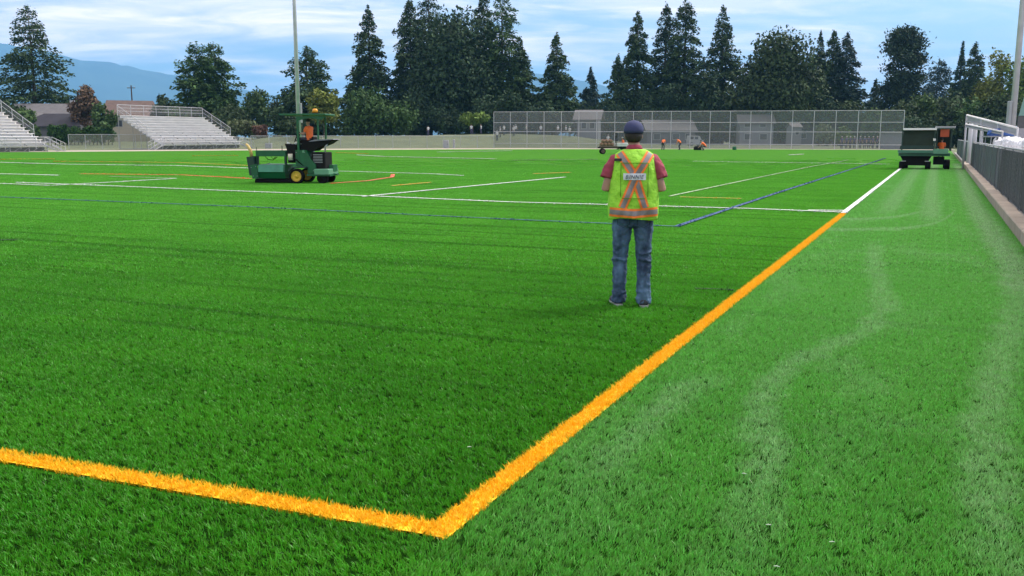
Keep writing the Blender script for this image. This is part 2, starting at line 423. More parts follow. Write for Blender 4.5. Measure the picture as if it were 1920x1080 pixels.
def scatter(name, objs, pts, idx):
    me = bpy.data.meshes.new(name); me.from_pydata([tuple(p) for p in pts], [], [])
    at = me.attributes.new('pick', 'INT', 'POINT'); at.data.foreach_set('value', idx)
    o = link(name, me); o['kind'] = 'stuff'
    ng = bpy.data.node_groups.new(name, 'GeometryNodeTree')
    ng.interface.new_socket('Geometry', in_out='INPUT', socket_type='NodeSocketGeometry')
    ng.interface.new_socket('Geometry', in_out='OUTPUT', socket_type='NodeSocketGeometry')
    gi = ng.nodes.new('NodeGroupInput'); go = ng.nodes.new('NodeGroupOutput')
    ip = ng.nodes.new('GeometryNodeInstanceOnPoints'); jn = ng.nodes.new('GeometryNodeGeometryToInstance')
    for ob in objs[::-1]:
        oi = ng.nodes.new('GeometryNodeObjectInfo'); oi.inputs['Object'].default_value = ob; oi.inputs['As Instance'].default_value = True
        ng.links.new(oi.outputs['Geometry'], jn.inputs[0])
    ji = ng.nodes.new('GeometryNodeJoinGeometry')
    ng.nodes.remove(jn)
    for nn in [x for x in ng.nodes if x.bl_idname == 'GeometryNodeObjectInfo']: ng.links.new(nn.outputs['Geometry'], ji.inputs[0])
    na = ng.nodes.new('GeometryNodeInputNamedAttribute'); na.data_type = 'INT'; na.inputs['Name'].default_value = 'pick'
    ng.links.new(gi.outputs[0], ip.inputs['Points']); ng.links.new(ji.outputs[0], ip.inputs['Instance'])
    ip.inputs['Pick Instance'].default_value = True
    ng.links.new(na.outputs['Attribute'], ip.inputs['Instance Index']); ng.links.new(ip.outputs[0], go.inputs[0])
    md = o.modifiers.new('scatter', 'NODES'); md.node_group = ng
    return o
near_d, far_d = 11.0, 72.0
T = {k: [] for k in ('in1', 'in2', 'ou1', 'ou2')}
gr = random.Random(3)
def want(p):
    v = Vector((p[0] + .5 - CAM.x, p[1] + .5 - CAM.y, 0)); d = v.dot(FW); r = v.dot(RT)
    if d < -.5 or abs(r) > .60 * d + 3.0: return 0
    if d < near_d: return 1
    if d < far_d and gr.random() < (far_d - d) / 26: return 2
    return 0
for i in range(-72, 0):                                         # inside the lines
    for j in range(0, 76):
        p = Vector((-LHW, LHW)) + E1 * i + E2 * j; k = want(p)
        if k: T['in%d' % k].append((p.x, p.y, 0))
for i in range(-8, 0):                                          # short of the end line
    for j in range(-6, 0):
        p = Vector((LHW, -LHW)) + E1 * i + E2 * j; k = want(p)
        if k: T['in%d' % k].append((p.x, p.y, 0))
for i in range(0, 3):                                           # run-off strip beside the kerb
    for j in range(-6, 76):
        p = Vector((LHW, 0)) + E1 * i + E2 * j; k = want(p)
        if k: T['ou%d' % k].append((p.x, p.y, 0))
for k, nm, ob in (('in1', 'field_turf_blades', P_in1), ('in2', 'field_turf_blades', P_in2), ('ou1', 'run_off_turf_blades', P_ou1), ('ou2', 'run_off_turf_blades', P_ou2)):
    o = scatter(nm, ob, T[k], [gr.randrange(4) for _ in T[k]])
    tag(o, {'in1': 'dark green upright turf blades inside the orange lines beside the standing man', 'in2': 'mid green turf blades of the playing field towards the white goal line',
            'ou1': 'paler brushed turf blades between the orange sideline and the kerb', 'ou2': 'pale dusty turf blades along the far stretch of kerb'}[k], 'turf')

# ---- painted lines (tufted in coloured yarn)
M_or = mat('line_orange', (.96, .56, .007), .65, var=.08, scale=30, island=.12, coord='Object')
M_wh = mat('line_white', (.78, .80, .76), .5, var=.10, scale=12, island=.12)
M_bl = mat('line_blue', (.008, .055, .160), .6, var=.15, scale=12, island=.15)
M_ye = mat('line_yellow', (.70, .45, .03), .5, var=.15, scale=12, island=.15)
M_rd = mat('line_red', (.75, .16, .05), .5, var=.15, scale=12, island=.15)
M_faint = mat('line_faint', (.30, .42, .22), .6, var=.3, scale=6, island=.2)
def strip(name, pts, wd, m, label, cl, per, hgt, wid, seed, under=.012):
    vs, fs, ss = [], [], []; nb = 0
    slab = MB()
    for a, b in zip(pts[:-1], pts[1:]):
        a = Vector(a[:2]); b = Vector(b[:2]); u = (b - a); ln = u.length; u.normalize(); q = Vector((-u.y, u.x))
        me = blade_mesh('t', max(4, int(cl * ln * wd)), per, hgt, wid, (-.03, -.1), seed, (u.x, u.y), (q.x, q.y), .006, (ln, wd)); seed += 1
        co = np.zeros(len(me.vertices) * 3, np.float32); me.vertices.foreach_get('co', co); co = co.reshape(-1, 3)
        o0 = a - q * wd / 2; co[:, 0] += o0.x; co[:, 1] += o0.y
        n5 = len(co) // 5; bb = (np.arange(n5) * 5)[:, None] + nb
        fs.append(np.concatenate([bb + np.array([0, 1, 2, 3]), bb + np.array([3, 2, 4])], 1).ravel()); ss.append(np.tile([4, 3], n5)); vs.append(co); nb += len(co)
        bpy.data.meshes.remove(me)
        s4 = [a - q * wd / 2, a + q * wd / 2, b + q * wd / 2, b - q * wd / 2]
        vs.append(np.array([(v.x, v.y, under) for v in s4], np.float32)); fs.append(np.arange(4) + nb); ss.append(np.array([4])); nb += 4
    me = mesh_np(name, np.concatenate(vs), np.concatenate(fs), np.concatenate(ss))
    o = link(name, me, m); o['kind'] = 'structure'; o['label'] = label; o['category'] = 'field line'; return o
WY = 17.9
strip('side_line', [(0, -LHW), (0, WY)], 2 * LHW, M_or, 'orange sideline running from the corner past the man', 6500, 6, .037, .0038, 100)
el = G(0, 858); ev = Vector((el.x, el.y)).normalized()
strip('end_line', [(-.05, 0), ev * 7.5], 2 * LHW, M_or, 'orange end line meeting the sideline at the corner', 6500, 6, .038, .0038, 140)
def far_line(px_pts, wd, m, label, seed, h=.055, name='field_line', cl=130, under=.038):
    return strip(name, [G(*p) for p in px_pts], wd, m, label, cl, 5, h, .028, seed, under)
strip('side_line', [(0.0, WY), (0, 90)], .11, M_wh, 'white sideline continuing from the orange one to the machine', 160, 5, .055, .024, 200, .038)
far_line([(30, 343.5), (190, 349.5), (480, 361.5), (692, 369.5), (955, 381), (1403, 393.5), (1590, 401)], .12, M_wh, 'long white line crossing behind the man to the sideline', 210)
far_line([(1515, 396.5), (1582, 397.5)], .11, M_wh, 'short white dash where the cross line meets the sideline', 215)
far_line([(680, 370.5), (860, 353), (1060, 333.5)], .13, M_wh, 'white box line slanting away from the long cross line', 220)
far_line([(1255, 370), (1400, 339), (1520, 313.5), (1590, 301)], .10, M_faint, 'faint pale line parallel to the white sideline', 230)
far_line([(1270, 427), (1450, 366), (1610, 314), (1660, 297)], .11, M_bl, 'blue line parallel to the white sideline', 240)
far_line([(-60, 369), (20, 372), (480, 390.5), (960, 414), (1274, 427.5)], .085, M_bl, 'thin dark blue cross line behind the man', 250, h=.046, under=.034)
far_line([(95, 349.5), (230, 342), (330, 336)], .13, M_wh, 'white line angling from the left end of the cross line', 260)
far_line([(-40, 344), (95, 349.5)], .12, M_wh, 'white line reaching the frame edge short of the bleachers', 265)
far_line([(-40, 326.5), (60, 328.5), (110, 330)], .2, M_wh, 'short white line on the left of the field', 267)
far_line([(205, 332.5), (330, 335.5)], .14, M_faint, 'pale line joining the angled white line', 268)
far_line([(636, 322), (817, 327.5), (868, 330.5)], .13, M_wh, 'white line starting behind the green spreader', 270)
far_line([(-40, 304), (130, 309), (330, 311.5), (470, 316.5)], .2, M_wh, 'distant white line in front of the bleachers', 280)
far_line([(-40, 299.5), (103, 298.5)], .25, M_ye, 'distant yellow line left of the field', 285)
far_line([(100, 303), (330, 305.5), (470, 311.5)], .22, M_ye, 'distant yellow line beside the distant white line', 287)
far_line([(150, 327), (235, 328), (340, 329), (470, 336)], .22, M_rd, 'reddish brown line left of the green spreader', 290, under=.03)
far_line([(620, 345.5), (690, 340.5), (735, 333.5), (737, 328)], .17, M_rd, 'red orange curved line behind the green spreader', 300)
far_line([(735, 350), (808, 343.5)], .15, M_ye, 'short yellow dash between spreader and white box line', 310)
far_line([(1000, 327), (1070, 324.5)], .22, M_ye, 'short yellow dash left of the man', 315)
far_line([(1275, 371.5), (1390, 374.5)], .10, M_ye, 'thin yellow dash near the faint pale line', 318)
far_line([(1300, 303), (1420, 305), (1668, 308.5)], .16, M_wh, 'distant white cross line near the far machine', 320)
far_line([(670, 291), (720, 294), (930, 298.5)], .25, M_wh, 'distant broken white line behind the green spreader', 330)
far_line([(820, 285.5), (960, 283)], .35, M_wh, 'farthest white line by the running track', 335)
far_line([(360, 292.5), (447, 292)], .3, M_ye, 'far yellow dash in front of the bleachers', 337)
far_line([(1480, 291), (1505, 289.5)], .3, M_wh, 'tiny far white dash near the backstop fence', 338)
far_line([(960, 301), (1120, 299.5)], .25, M_faint, 'far pale line left of the man', 339)
far_line([(630, 286.5), (690, 288.5)], .3, M_ye, 'far yellow dash behind the spreader roof posts', 341)
M_seam = mat('seam_black', (.012, .022, .012), .9)
strip('turf_seam', [G(-40, 453), G(34, 453.5)], .05, M_seam, 'dark open turf seam near the left edge', 600, 5, .05, .01, 350, .035)
strip('turf_seam', [G(1302, 545), G(1376, 548)], .03, M_seam, 'dark open turf seam right of the man', 900, 5, .046, .006, 352, .03)
# loose pale yarn clippings
M_clip = mat('yarn_clipping', (.62, .72, .58), .6)
for i, (x, y) in enumerate([(1441, 984), (1456, 1062), (880, 838), (1395, 888), (935, 414), (1560, 1016)]):
    p = G(x, y, .034); mb = MB(); a = rnd.uniform(-.4, .4)
    mb.tube([(-.011, 0, 0), (0, .003, .001), (.012, 0, .0)], [.0012, .0022, .0010], 5)
    o = mb.build('yarn_clipping', M_clip, None, False, p, YAW + a)
    tag(o, 'loose pale yarn clipping lying on the turf', 'clipping', 'loose yarn clippings on the turf')

# ---- mountain and haze
def ridge(name, prof, dep, thick, m, seed):
    g = random.Random(seed); vs, fs = [], []; xs = list(range(prof[0][0], prof[-1][0] + 1, 12)); rows = 9
    for x in xs:
        yy = float(np.interp(x, [p[0] for p in prof], [p[1] for p in prof])); top = zat(yy, dep)
        for j in range(rows):
            t = j / (rows - 1); z = top * (1 - t) ** 1.15
            dz = 0 if j in (0, rows - 1) else g.uniform(-.012, .012) * top
            d = dep - thick * t + (g.uniform(-.02, .02) * thick if 0 < j else 0)
            p = gp(x, d, z + dz + (g.uniform(-7, 7) if j == 0 else 0)); vs.append(tuple(p))
        vs.append(tuple(gp(x, dep + thick, -10)))
    n = rows + 1
    for i in range(len(xs) - 1):
        for j in range(rows - 1): a = i * n + j; fs.append((a, a + n, a + n + 1, a + 1))
        a = i * n; fs.append((a, a + n - 1, a + 2 * n - 1, a + n))
    me = bpy.data.meshes.new(name); me.from_pydata(vs, [], fs)
    me.polygons.foreach_set('use_smooth', [True] * len(me.polygons))
    o = link(name, me, m); o['kind'] = 'structure'; return o
M_mt = mat('mountain_forest', (.035, .06, .03), .95, var=.35, scale=.003)
ridge('mountain', [(-700, 30), (-200, 68), (0, 78), (112, 99), (160, 112), (215, 117), (260, 127), (335, 141), (430, 160), (520, 181), (600, 195), (760, 190), (900, 160), (985, 137), (1040, 142), (1085, 150), (1180, 172), (1400, 212), (1800, 235), (2400, 245)], 9000, 2600, M_mt, 5)
hz = MB(); hz.box((0, 4500, 560), (22000, 19000, 1140 + 22))
ho = hz.build('haze', None); ho['kind'] = 'stuff'; ho['label'] = 'pale blue summer haze over the valley'; ho['category'] = 'haze'
hm = bpy.data.materials.new('haze'); hm.use_nodes = True; hn = hm.node_tree.nodes; hn.clear()
hov = hn.new('ShaderNodeOutputMaterial'); pv = hn.new('ShaderNodeVolumePrincipled')
pv.inputs['Color'].default_value = (.21, .54, 1.0, 1); pv.inputs['Density'].default_value = HAZE; pv.inputs['Anisotropy'].default_value = .1
hm.node_tree.links.new(pv.outputs[0], hov.inputs['Volume']); ho.data.materials.append(hm)

# ---- concrete kerb in cast lengths
M_conc = mat('concrete', (.40, .335, .265), .85, var=.22, scale=1.6, bump=.5, bscale=25, objvar=.12)
kerb = bpy.data.objects.new('kerb', None); C.objects.link(kerb); kerb['kind'] = 'structure'; kerb.location = (KX, 0, 0)
kb = MB(); y0, y1 = 0, 3.03
kb.prism([(0, -.05), (.24, -.05), (.24, .22), (.02, .22), (0, .20)], y0, y1)
kme = kb.mesh('kerb_block'); kme.materials.append(M_conc)
for i in range(20): link('kerb_block', kme, None, kerb, (0, -2 + i * 3.05, 0))
# gravel apron behind the kerb
M_grav = mat('gravel', (.30, .29, .27), .95, var=.25, scale=3, bump=.6, bscale=30)
sheet('gravel_apron', [(KX + .2, -5), (KX + 40, -5), (KX + 40, 110), (KX + .2, 110)], -.01, M_grav)
# ------------------------------------------------------------------ trees
def leaves_mesh(name, c, a, b):
    n = len(c); V = np.stack([c - a / 2, c + b / 2 - a * .08, c + a / 2, c - b / 2 - a * .08], 1).reshape(-1, 3)
    F = np.arange(n * 4); return mesh_np(name, V, F, np.full(n, 4))
def unit(v): return v / np.maximum(np.linalg.norm(v, axis=1, keepdims=True), 1e-6)
def conifer_crown(H, R, seed, cb=.05, droop=.3, power=.85, nleaf=7000, ls=.55, gap=.25, top=.02, stiff=0.):
    g = np.random.default_rng(seed)
    nb = int(max(90, H * 16)); t = np.sort(g.random(nb) ** 1.15)
    nw = int(H / .6); t = np.clip(np.round(t * nw) / nw + g.normal(0, .009, nb), 0, 1)
    az = g.uniform(0, 2 * PI, nb); ph = g.uniform(0, 2 * PI, 6)
    lump = 1 + .16 * np.sin(az * 2 + t * 9 + ph[0]) + .12 * np.sin(az * 3 - t * 17 + ph[1]) + .10 * np.sin(t * 31 + ph[2])
    Lb = R * ((1 - t) ** power * np.minimum(1, .62 + t * 2.6) + top) * lump * g.uniform(.72, 1.2, nb) * 1.12
    keep = g.random(nb) > gap * .5; t, az, Lb = t[keep], az[keep], Lb[keep]
    wgt = (Lb + .25 * R * .3) / (Lb + .25 * R * .3).sum()
    k = g.choice(len(t), nleaf, p=wgt); s = g.random(nleaf) ** .62
    L_ = Lb[k]; rad = np.stack([np.cos(az[k]), np.sin(az[k]), np.zeros(nleaf)], 1); lat = np.stack([-rad[:, 1], rad[:, 0], rad[:, 2]], 1)
    z0 = H * (cb + (1 - cb) * t[k])
    dr = droop * (.5 + .5 * (1 - t[k])) * L_ * s ** 1.6 - stiff * L_ * s
    c = rad * (s * L_)[:, None] + lat * (g.normal(0, .17, nleaf) * L_ * (1.2 - s) + g.normal(0, .16, nleaf))[:, None]
    c[:, 2] = z0 - dr + g.normal(0, .24, nleaf)
    ax = unit(rad * 1.0 + lat * g.normal(0, .55, nleaf)[:, None] + np.array([0, 0, -1.]) * (droop * 1.3 + g.normal(0, .35, nleaf))[:, None])
    sz = 1.22 * ls * g.uniform(.55, 1.35, nleaf) * np.clip(.6 + (1 - t[k]) * .6, .45, 1.1)
    up = unit(np.array([0, 0, 1.]) + g.normal(0, 1.2, (nleaf, 3))); bx = unit(np.cross(ax, up))
    return c, ax * sz[:, None], bx * (sz * g.uniform(.4, .7, nleaf))[:, None]
def decid_crown(H, R, seed, base=.22, nlobe=16, nleaf=6000, ls=.62, flat=1., big=1.):
    g = np.random.default_rng(seed); zc = H * (base + 1) / 2; hz_ = H * (1 - base) / 2
    d = unit(g.normal(0, 1, (nlobe, 3))); rr = g.random(nlobe) ** .4 * .72
    lc = d * rr[:, None] * np.array([R, R, hz_]); lc[:, 2] += zc; lr = g.uniform(.34, .56, nlobe) * min(R, hz_ * 1.2) * big; lc[:, 2] = np.maximum(lc[:, 2], lr * .6)
    k = g.choice(nlobe, nleaf, p=lr ** 2 / (lr ** 2).sum())
    dd = unit(g.normal(0, 1, (nleaf, 3))); rad = lr[k] * g.uniform(.55, 1.10, nleaf) * (1 + .15 * np.sin(dd[:, 0] * 5 + k) + .12 * np.sin(dd[:, 2] * 7 + k * 2))
    c = lc[k] + dd * rad[:, None] * np.array([1, 1, flat])
    ax = unit(dd * .3 + g.normal(0, 1, (nleaf, 3)) + np.array([0, 0, -.5])); bx = unit(np.cross(ax, unit(dd + g.normal(0, .5, (nleaf, 3)))))
    sz = ls * g.uniform(.5, 1.3, nleaf)
    return c, ax * sz[:, None], bx * (sz * .62)[:, None], lc, lr
def fmat(n, c, var=.35): return mat('foliage_' + n, c, .75, var=var, scale=.45, island=.38, spec=.2)
FOL = {'fir': fmat('fir', (.044, .082, .032)), 'dark': fmat('dark', (.033, .065, .029)), 'cedar': fmat('cedar', (.052, .105, .030)), 'blue': fmat('blue', (.035, .065, .048)),
       'leaf': fmat('leaf', (.046, .076, .030)), 'mid': fmat('mid', (.065, .115, .035)), 'light': fmat('light', (.115, .185, .035)), 'yellow': fmat('yellow', (.135, .165, .03)),
       'rust': fmat('rust', (.13, .085, .055)), 'pale': fmat('pale', (.13, .16, .075)), 'hedge': fmat('hedge', (.035, .085, .018)), 'pine': fmat('pine', (.030, .055, .030)), 'red': fmat('red', (.11, .06, .04))}
M_bark = mat('bark', (.075, .055, .042), .95, var=.3, scale=2, bump=.5, bscale=8)
seedc = [500]
def plant_tree(kind, x, ytop, hw, dep, fol, label, name=None, cat='tree', group=None, nleaf=None, zb=None, **kw):
    seedc[0] += 7; zb = terrain(x, dep) if zb is None else zb
    H = A(x, ytop, dep).z - zb; R = px(hw, dep)
    p = A(x, HORY - 60, dep)
    nm = name or {'c': 'conifer_tree', 'd': 'broadleaf_tree', 's': 'shrub', 'p': 'pine_tree'}[kind]
    t = thing(nm, label, cat, (p.x, p.y, zb), rnd.uniform(0, 6), group)
    tr = MB(); rt = max(.06, H * .012)
    if kind == 'c':
        R *= 1.15; nleaf = nleaf or int(min(25000, 4000 + H * R * 112))
        c, a, b = conifer_crown(H, R, seedc[0], nleaf=nleaf, **kw)
        tr.tube([(0, 0, -.2), (0, 0, H * .3), (.1, 0, H * .7), (0, 0, H * .97)], [rt * 1.6, rt * 1.2, rt * .6, .02], 7)
        g = random.Random(seedc[0])
        for i in range(14):
            q = g.uniform(.12, .8); az = g.uniform(0, 6.28); ll = R * (1 - q) * .6; zz_ = H * q
            tr.tube([(0, 0, zz_), (math.cos(az) * ll, math.sin(az) * ll, zz_ - ll * .15)], [rt * .3, .02], 4)
    else:
        base = kw.pop('base', .22 if kind == 'd' else .0); nleaf = nleaf or int(min(15000, 1200 + H * R * 75))
        c, a, b, lc, lr = decid_crown(H, R, seedc[0], base=base, nleaf=nleaf, **kw)
        c[:, 2] = np.maximum(c[:, 2], .05)
        top = H * max(.35, base + .15)
        tr.tube([(0, 0, -.2), (.06 * R, 0, top * .5), (0, 0, top)], [rt * 1.5, rt * 1.1, rt * .7], 7)
        for q in lc[:9]: tr.tube([(0, 0, top * .8), ((q[0]) * .5, q[1] * .5, (top + q[2]) / 2), tuple(q)], [rt * .6, rt * .35, rt * .12], 5)
    tr.build('trunk', M_bark, t, True)
    link('crown', leaves_mesh('crown', c, a, b), FOL[fol], t)
    return t
def pine(x, ytop, hw, dep, fol, label):
    """tall pine with open tiers of flat foliage pads"""
    seedc[0] += 7; g = np.random.default_rng(seedc[0]); zb = terrain(x, dep); H = A(x, ytop, dep).z - zb; R = px(hw, dep)
    p = A(x, HORY - 60, dep); t = thing('pine_tree', label, 'tree', (p.x, p.y, zb), 1.2)
    tr = MB(); tr.tube([(0, 0, -.2), (.2, 0, H * .4), (0, .1, H * .9)], [.45, .34, .08], 7)
    cs, as_, bs = [], [], []
    for i in range(76):
        q = g.uniform(.10, .985); az = g.uniform(0, 6.28); prof = float(np.interp(q, [.1, .25, .38, .46, .58, .75, .9, 1.], [.75, .7, .95, .45, .95, .85, .55, .2]))
        ll = R * prof * g.uniform(.35, 1.0); ce = np.array([math.cos(az) * ll, math.sin(az) * ll, H * q])
        tr.tube([(0, 0, H * (q - .04)), tuple(ce)], [.10, .03], 5)
        m = 300; c = ce + g.normal(0, 1, (m, 3)) * np.array([.19 * R, .19 * R, .026 * H])
        ax = unit(g.normal(0, 1, (m, 3)) + np.array([0, 0, .5])); bx = unit(np.cross(ax, unit(g.normal(0, 1, (m, 3))))); sz = g.uniform(.5, 1.0, m)
        cs.append(c); as_.append(ax * sz[:, None]); bs.append(bx * sz[:, None] * .45)
    tr.build('trunk', M_bark, t, True); link('crown', leaves_mesh('crown', np.concatenate(cs), np.concatenate(as_), np.concatenate(bs)), FOL[fol], t)

PT = plant_tree
PT('c', 66, 9, 66, 188, 'fir', 'tall broad fir standing alone against the blue mountain', droop=.25, power=.60, gap=.25, nleaf=19000)
PT('c', 374, 80, 46, 182, 'cedar', 'rounded cedar with a pointed top left in the pair by the bleachers', droop=.1, power=.48, gap=.1)
PT('c', 406, 82, 46, 185, 'cedar', 'rounded cedar on the pole side of the pair by the bleachers', droop=.1, power=.48, gap=.1)
PT('c', 578, 88, 58, 176, 'fir', 'stout dark conifer directly behind the left light pole', droop=.2, power=.55, gap=.15)
PT('d', 605, 168, 34, 160, 'yellow', 'small yellow green tree beside the stout conifer', nlobe=12)
PT('c', 694, 12, 48, 205, 'fir', 'tall spire shaped fir left of the huge dark clump', droop=.35, power=.8, gap=.4)
PT('c', 772, 2, 44, 206, 'fir', 'very tall fir on the left of the huge dark clump', droop=.3, power=.6, gap=.35)
PT('c', 806, -22, 50, 210, 'fir', 'tallest fir rising out of the huge dark clump', droop=.3, power=.6, gap=.35)
PT('d', 846, 12, 92, 200, 'dark', 'massive dark broadleaf in the middle of the huge clump', nlobe=40, nleaf=26000, base=.02, ls=.8)
PT('c', 908, -10, 44, 206, 'fir', 'fir with twin tips right in the huge clump', droop=.3, power=.6, gap=.3)
PT('c', 942, -16, 58, 203, 'cedar', 'broad cedar at the right of the huge dark clump', droop=.3, power=.6, gap=.25)
PT('c', 974, 70, 36, 200, 'fir', 'lower fir at the right edge of the huge dark clump', droop=.3, power=.7, gap=.25)
PT('c', 1043, 64, 42, 196, 'fir', 'lone pointed fir right of the huge dark clump', droop=.3, power=.8, gap=.2)
PT('c', 1107, 128, 27, 225, 'blue', 'small grey green fir between two dark firs', droop=.3, power=.85, gap=.2)
PT('c', 1158, 104, 36, 205, 'fir', 'lower fir leaning into the tall pointed fir', droop=.3, power=.75, gap=.2)
PT('c', 1193, 22, 45, 210, 'fir', 'tall pointed fir left of the twin topped pair', droop=.35, power=.75, gap=.25)
PT('c', 1245, 8, 40, 212, 'dark', 'sparse tall fir, left one of the twin topped pair', droop=.35, power=.62, gap=.5)
PT('c', 1281, -2, 46, 208, 'fir', 'tall full fir, right one of the twin topped pair', droop=.3, power=.6, gap=.3)
PT('c', 1350, 12, 46, 210, 'fir', 'tall fir beside the big round broadleaf tree', droop=.35, power=.7, gap=.35)
PT('c', 1318, 110, 40, 200, 'dark', 'short dark fir in front of the tall firs', droop=.3, power=.6, gap=.2)
PT('d', 1456, 50, 80, 196, 'leaf', 'big round dark broadleaf tree behind the backstop', nlobe=36, nleaf=26000, base=.02, ls=.78)
PT('c', 1532, 62, 26, 215, 'dark', 'slim fir, leftmost of the trio right of the broadleaf', droop=.35, power=.75, gap=.4)
PT('c', 1557, 60, 34, 212, 'fir', 'dark fir in the middle of the trio', droop=.35, power=.7, gap=.35)
PT('c', 1582, 64, 42, 209, 'blue', 'paler fir, rightmost of the trio', droop=.3, power=.65, gap=.3)
pine(1686, 58, 46, 215, 'pine', 'open crowned pine with flat tiers of foliage')
PT('c', 1640, 150, 30, 235, 'dark', 'distant dark conifer left of the open pine', droop=.3, gap=.2)
PT('c', 1755, 112, 40, 260, 'blue', 'distant hazy conifer right of the open pine', droop=.3, power=.5, gap=.2)
PT('c', 1797, 78, 20, 240, 'dark', 'thin ragged conifer tip beside the pointed conifer', droop=.2, gap=.6)
PT('c', 1822, 82, 38, 205, 'fir', 'pointed dark conifer in front of the yellow green trees', droop=.3, power=.7, gap=.2)
PT('d', 1866, 84, 34, 190, 'yellow', 'yellow green broadleaf left of the right light pole', nlobe=26, base=.05, big=1.25)
PT('d', 1912, 96, 36, 185, 'light', 'light green broadleaf behind the right light pole', nlobe=26, base=.05, big=1.25)
PT('d', 1980, 90, 50, 190, 'leaf', 'green broadleaf beyond the teal roofed building', nlobe=18, base=.05)
# lower planting
PT('s', 680, 160, 52, 172, 'cedar', 'tall green shrub, larger of two below the spire fir', cat='shrub', nlobe=20)
PT('s', 742, 186, 46, 170, 'cedar', 'tall green shrub, smaller of two below the spire fir', cat='shrub', nlobe=18)
PT('d', 888, 212, 34, 168, 'light', 'small light green umbrella shaped tree by the backstop end', nlobe=12, base=.42, flat=.7, big=1.5)
PT('s', 480, 158, 34, 195, 'mid', 'round green tree beside the pair of cedars', cat='tree', nlobe=14, name='broadleaf_tree')
PT('s', 305, 164, 24, 190, 'leaf', 'green tree showing past the brown roofed house', cat='tree', nlobe=12, name='broadleaf_tree')
PT('s', 335, 180, 26, 178, 'mid', 'bushy green shrub behind the bleacher top rail', cat='shrub', nlobe=12)
PT('s', 420, 196, 44, 172, 'leaf', 'dark green shrub under the pair of cedars', cat='shrub', nlobe=14)
PT('s', 455, 218, 40, 166, 'pale', 'pale grey green hedge shrub past the bleacher end', cat='shrub', nlobe=14)
PT('s', 484, 232, 16, 163, 'red', 'reddish shrub beside the pale hedge shrub', cat='shrub', nlobe=8)
PT('s', 520, 190, 30, 178, 'leaf', 'dark shrub between hedge and light pole', cat='shrub', nlobe=12)
PT('s', 548, 214, 30, 168, 'leaf', 'low dark shrub at the foot of the stout conifer', cat='shrub', nlobe=10)
PT('s', 157, 150, 27, 168, 'rust', 'rust brown leaved tree between the two bleachers', cat='tree', nlobe=20, name='broadleaf_tree', nleaf=4200, base=.1)
PT('s', 192, 190, 22, 164, 'mid', 'yellowish green bush beside the rust brown tree', cat='shrub', nlobe=12)
PT('s', 18, 176, 30, 172, 'leaf', 'green shrub at the foot of the lone broad fir', cat='shrub', nlobe=12)
PT('s', 50, 196, 22, 160, 'mid', 'olive shrub in front of the grey roofed house', cat='shrub', nlobe=10)
for i, (x, yt, hw, d, f, lb) in enumerate([(790, 175, 40, 192, 'dark', 'dark shrub under the tallest fir'), (850, 190, 48, 190, 'dark', 'dark shrub under the massive broadleaf'), (910, 180, 44, 190, 'dark', 'dark shrub under the twin tipped fir'),
        (965, 175, 40, 190, 'dark', 'dark shrub at the left end of the backstop'), (1020, 190, 40, 188, 'dark', 'dark shrub at the foot of the lone pointed fir'), (1085, 180, 36, 205, 'dark', 'dark shrub behind the white shed'),
        (1140, 170, 40, 200, 'dark', 'dark shrub behind the cap of the man'), (1205, 160, 44, 204, 'dark', 'dark undergrowth below the tall pointed fir'), (1265, 150, 46, 202, 'dark', 'dark undergrowth below the twin topped pair'),
        (1335, 165, 48, 200, 'dark', 'dark undergrowth below the fir by the broadleaf'), (1400, 150, 46, 204, 'dark', 'dark undergrowth left of the broadleaf trunk'), (1530, 160, 44, 200, 'dark', 'dark undergrowth below the trio of firs'),
        (1595, 170, 42, 200, 'leaf', 'undergrowth right of the trio of firs')]):
    PT('s', x, yt, hw, d, f, lb, cat='shrub', nlobe=16)
for i, (x, yt, hw, d, f, lb) in enumerate([(1650, 190, 34, 170, 'mid', 'green shrub above the corner of the backstop'), (1700, 178, 40, 165, 'leaf', 'rounded shrub behind the far machine roof'), (1735, 172, 40, 168, 'mid', 'bright shrub under the open pine'),
        (1785, 166, 44, 160, 'leaf', 'tall rounded shrub left of the aluminium rails'), (1830, 160, 44, 155, 'cedar', 'tall shrub above the aluminium rails'), (1880, 168, 40, 150, 'leaf', 'dark shrub beside the right light pole'), (1720, 222, 46, 150, 'dark', 'low dark shrub directly behind the far machine'), (1790, 222, 40, 145, 'dark', 'low dark shrub behind the gate posts'), (1850, 215, 46, 140, 'dark', 'low dark shrub behind the sloping rails')]):
    PT('s', x, yt, hw, d, f, lb, cat='shrub', nlobe=18)
for i, (x, yt, hw, d, f, lb) in enumerate([(1545, 236, 36, 168, 'pale', 'low pale hedge shrub seen through the backstop'), (1585, 240, 26, 166, 'light', 'low light green shrub seen through the backstop')]):
    PT('s', x, yt, hw, d, f, lb, cat='shrub', nlobe=10)
# clipped hedge between the bleachers: separate upright cedars
for i in range(17):
    x = 92 + i * 7.1
    PT('s', x, 229 + rnd.uniform(-1, 2), 5.6, 158, 'hedge', 'narrow clipped cedar in the dark green hedge row', name='hedge_cedar', cat='hedge', group='clipped cedars in the hedge between the bleachers', nlobe=9, nleaf=600, ls=.4, big=1.9)

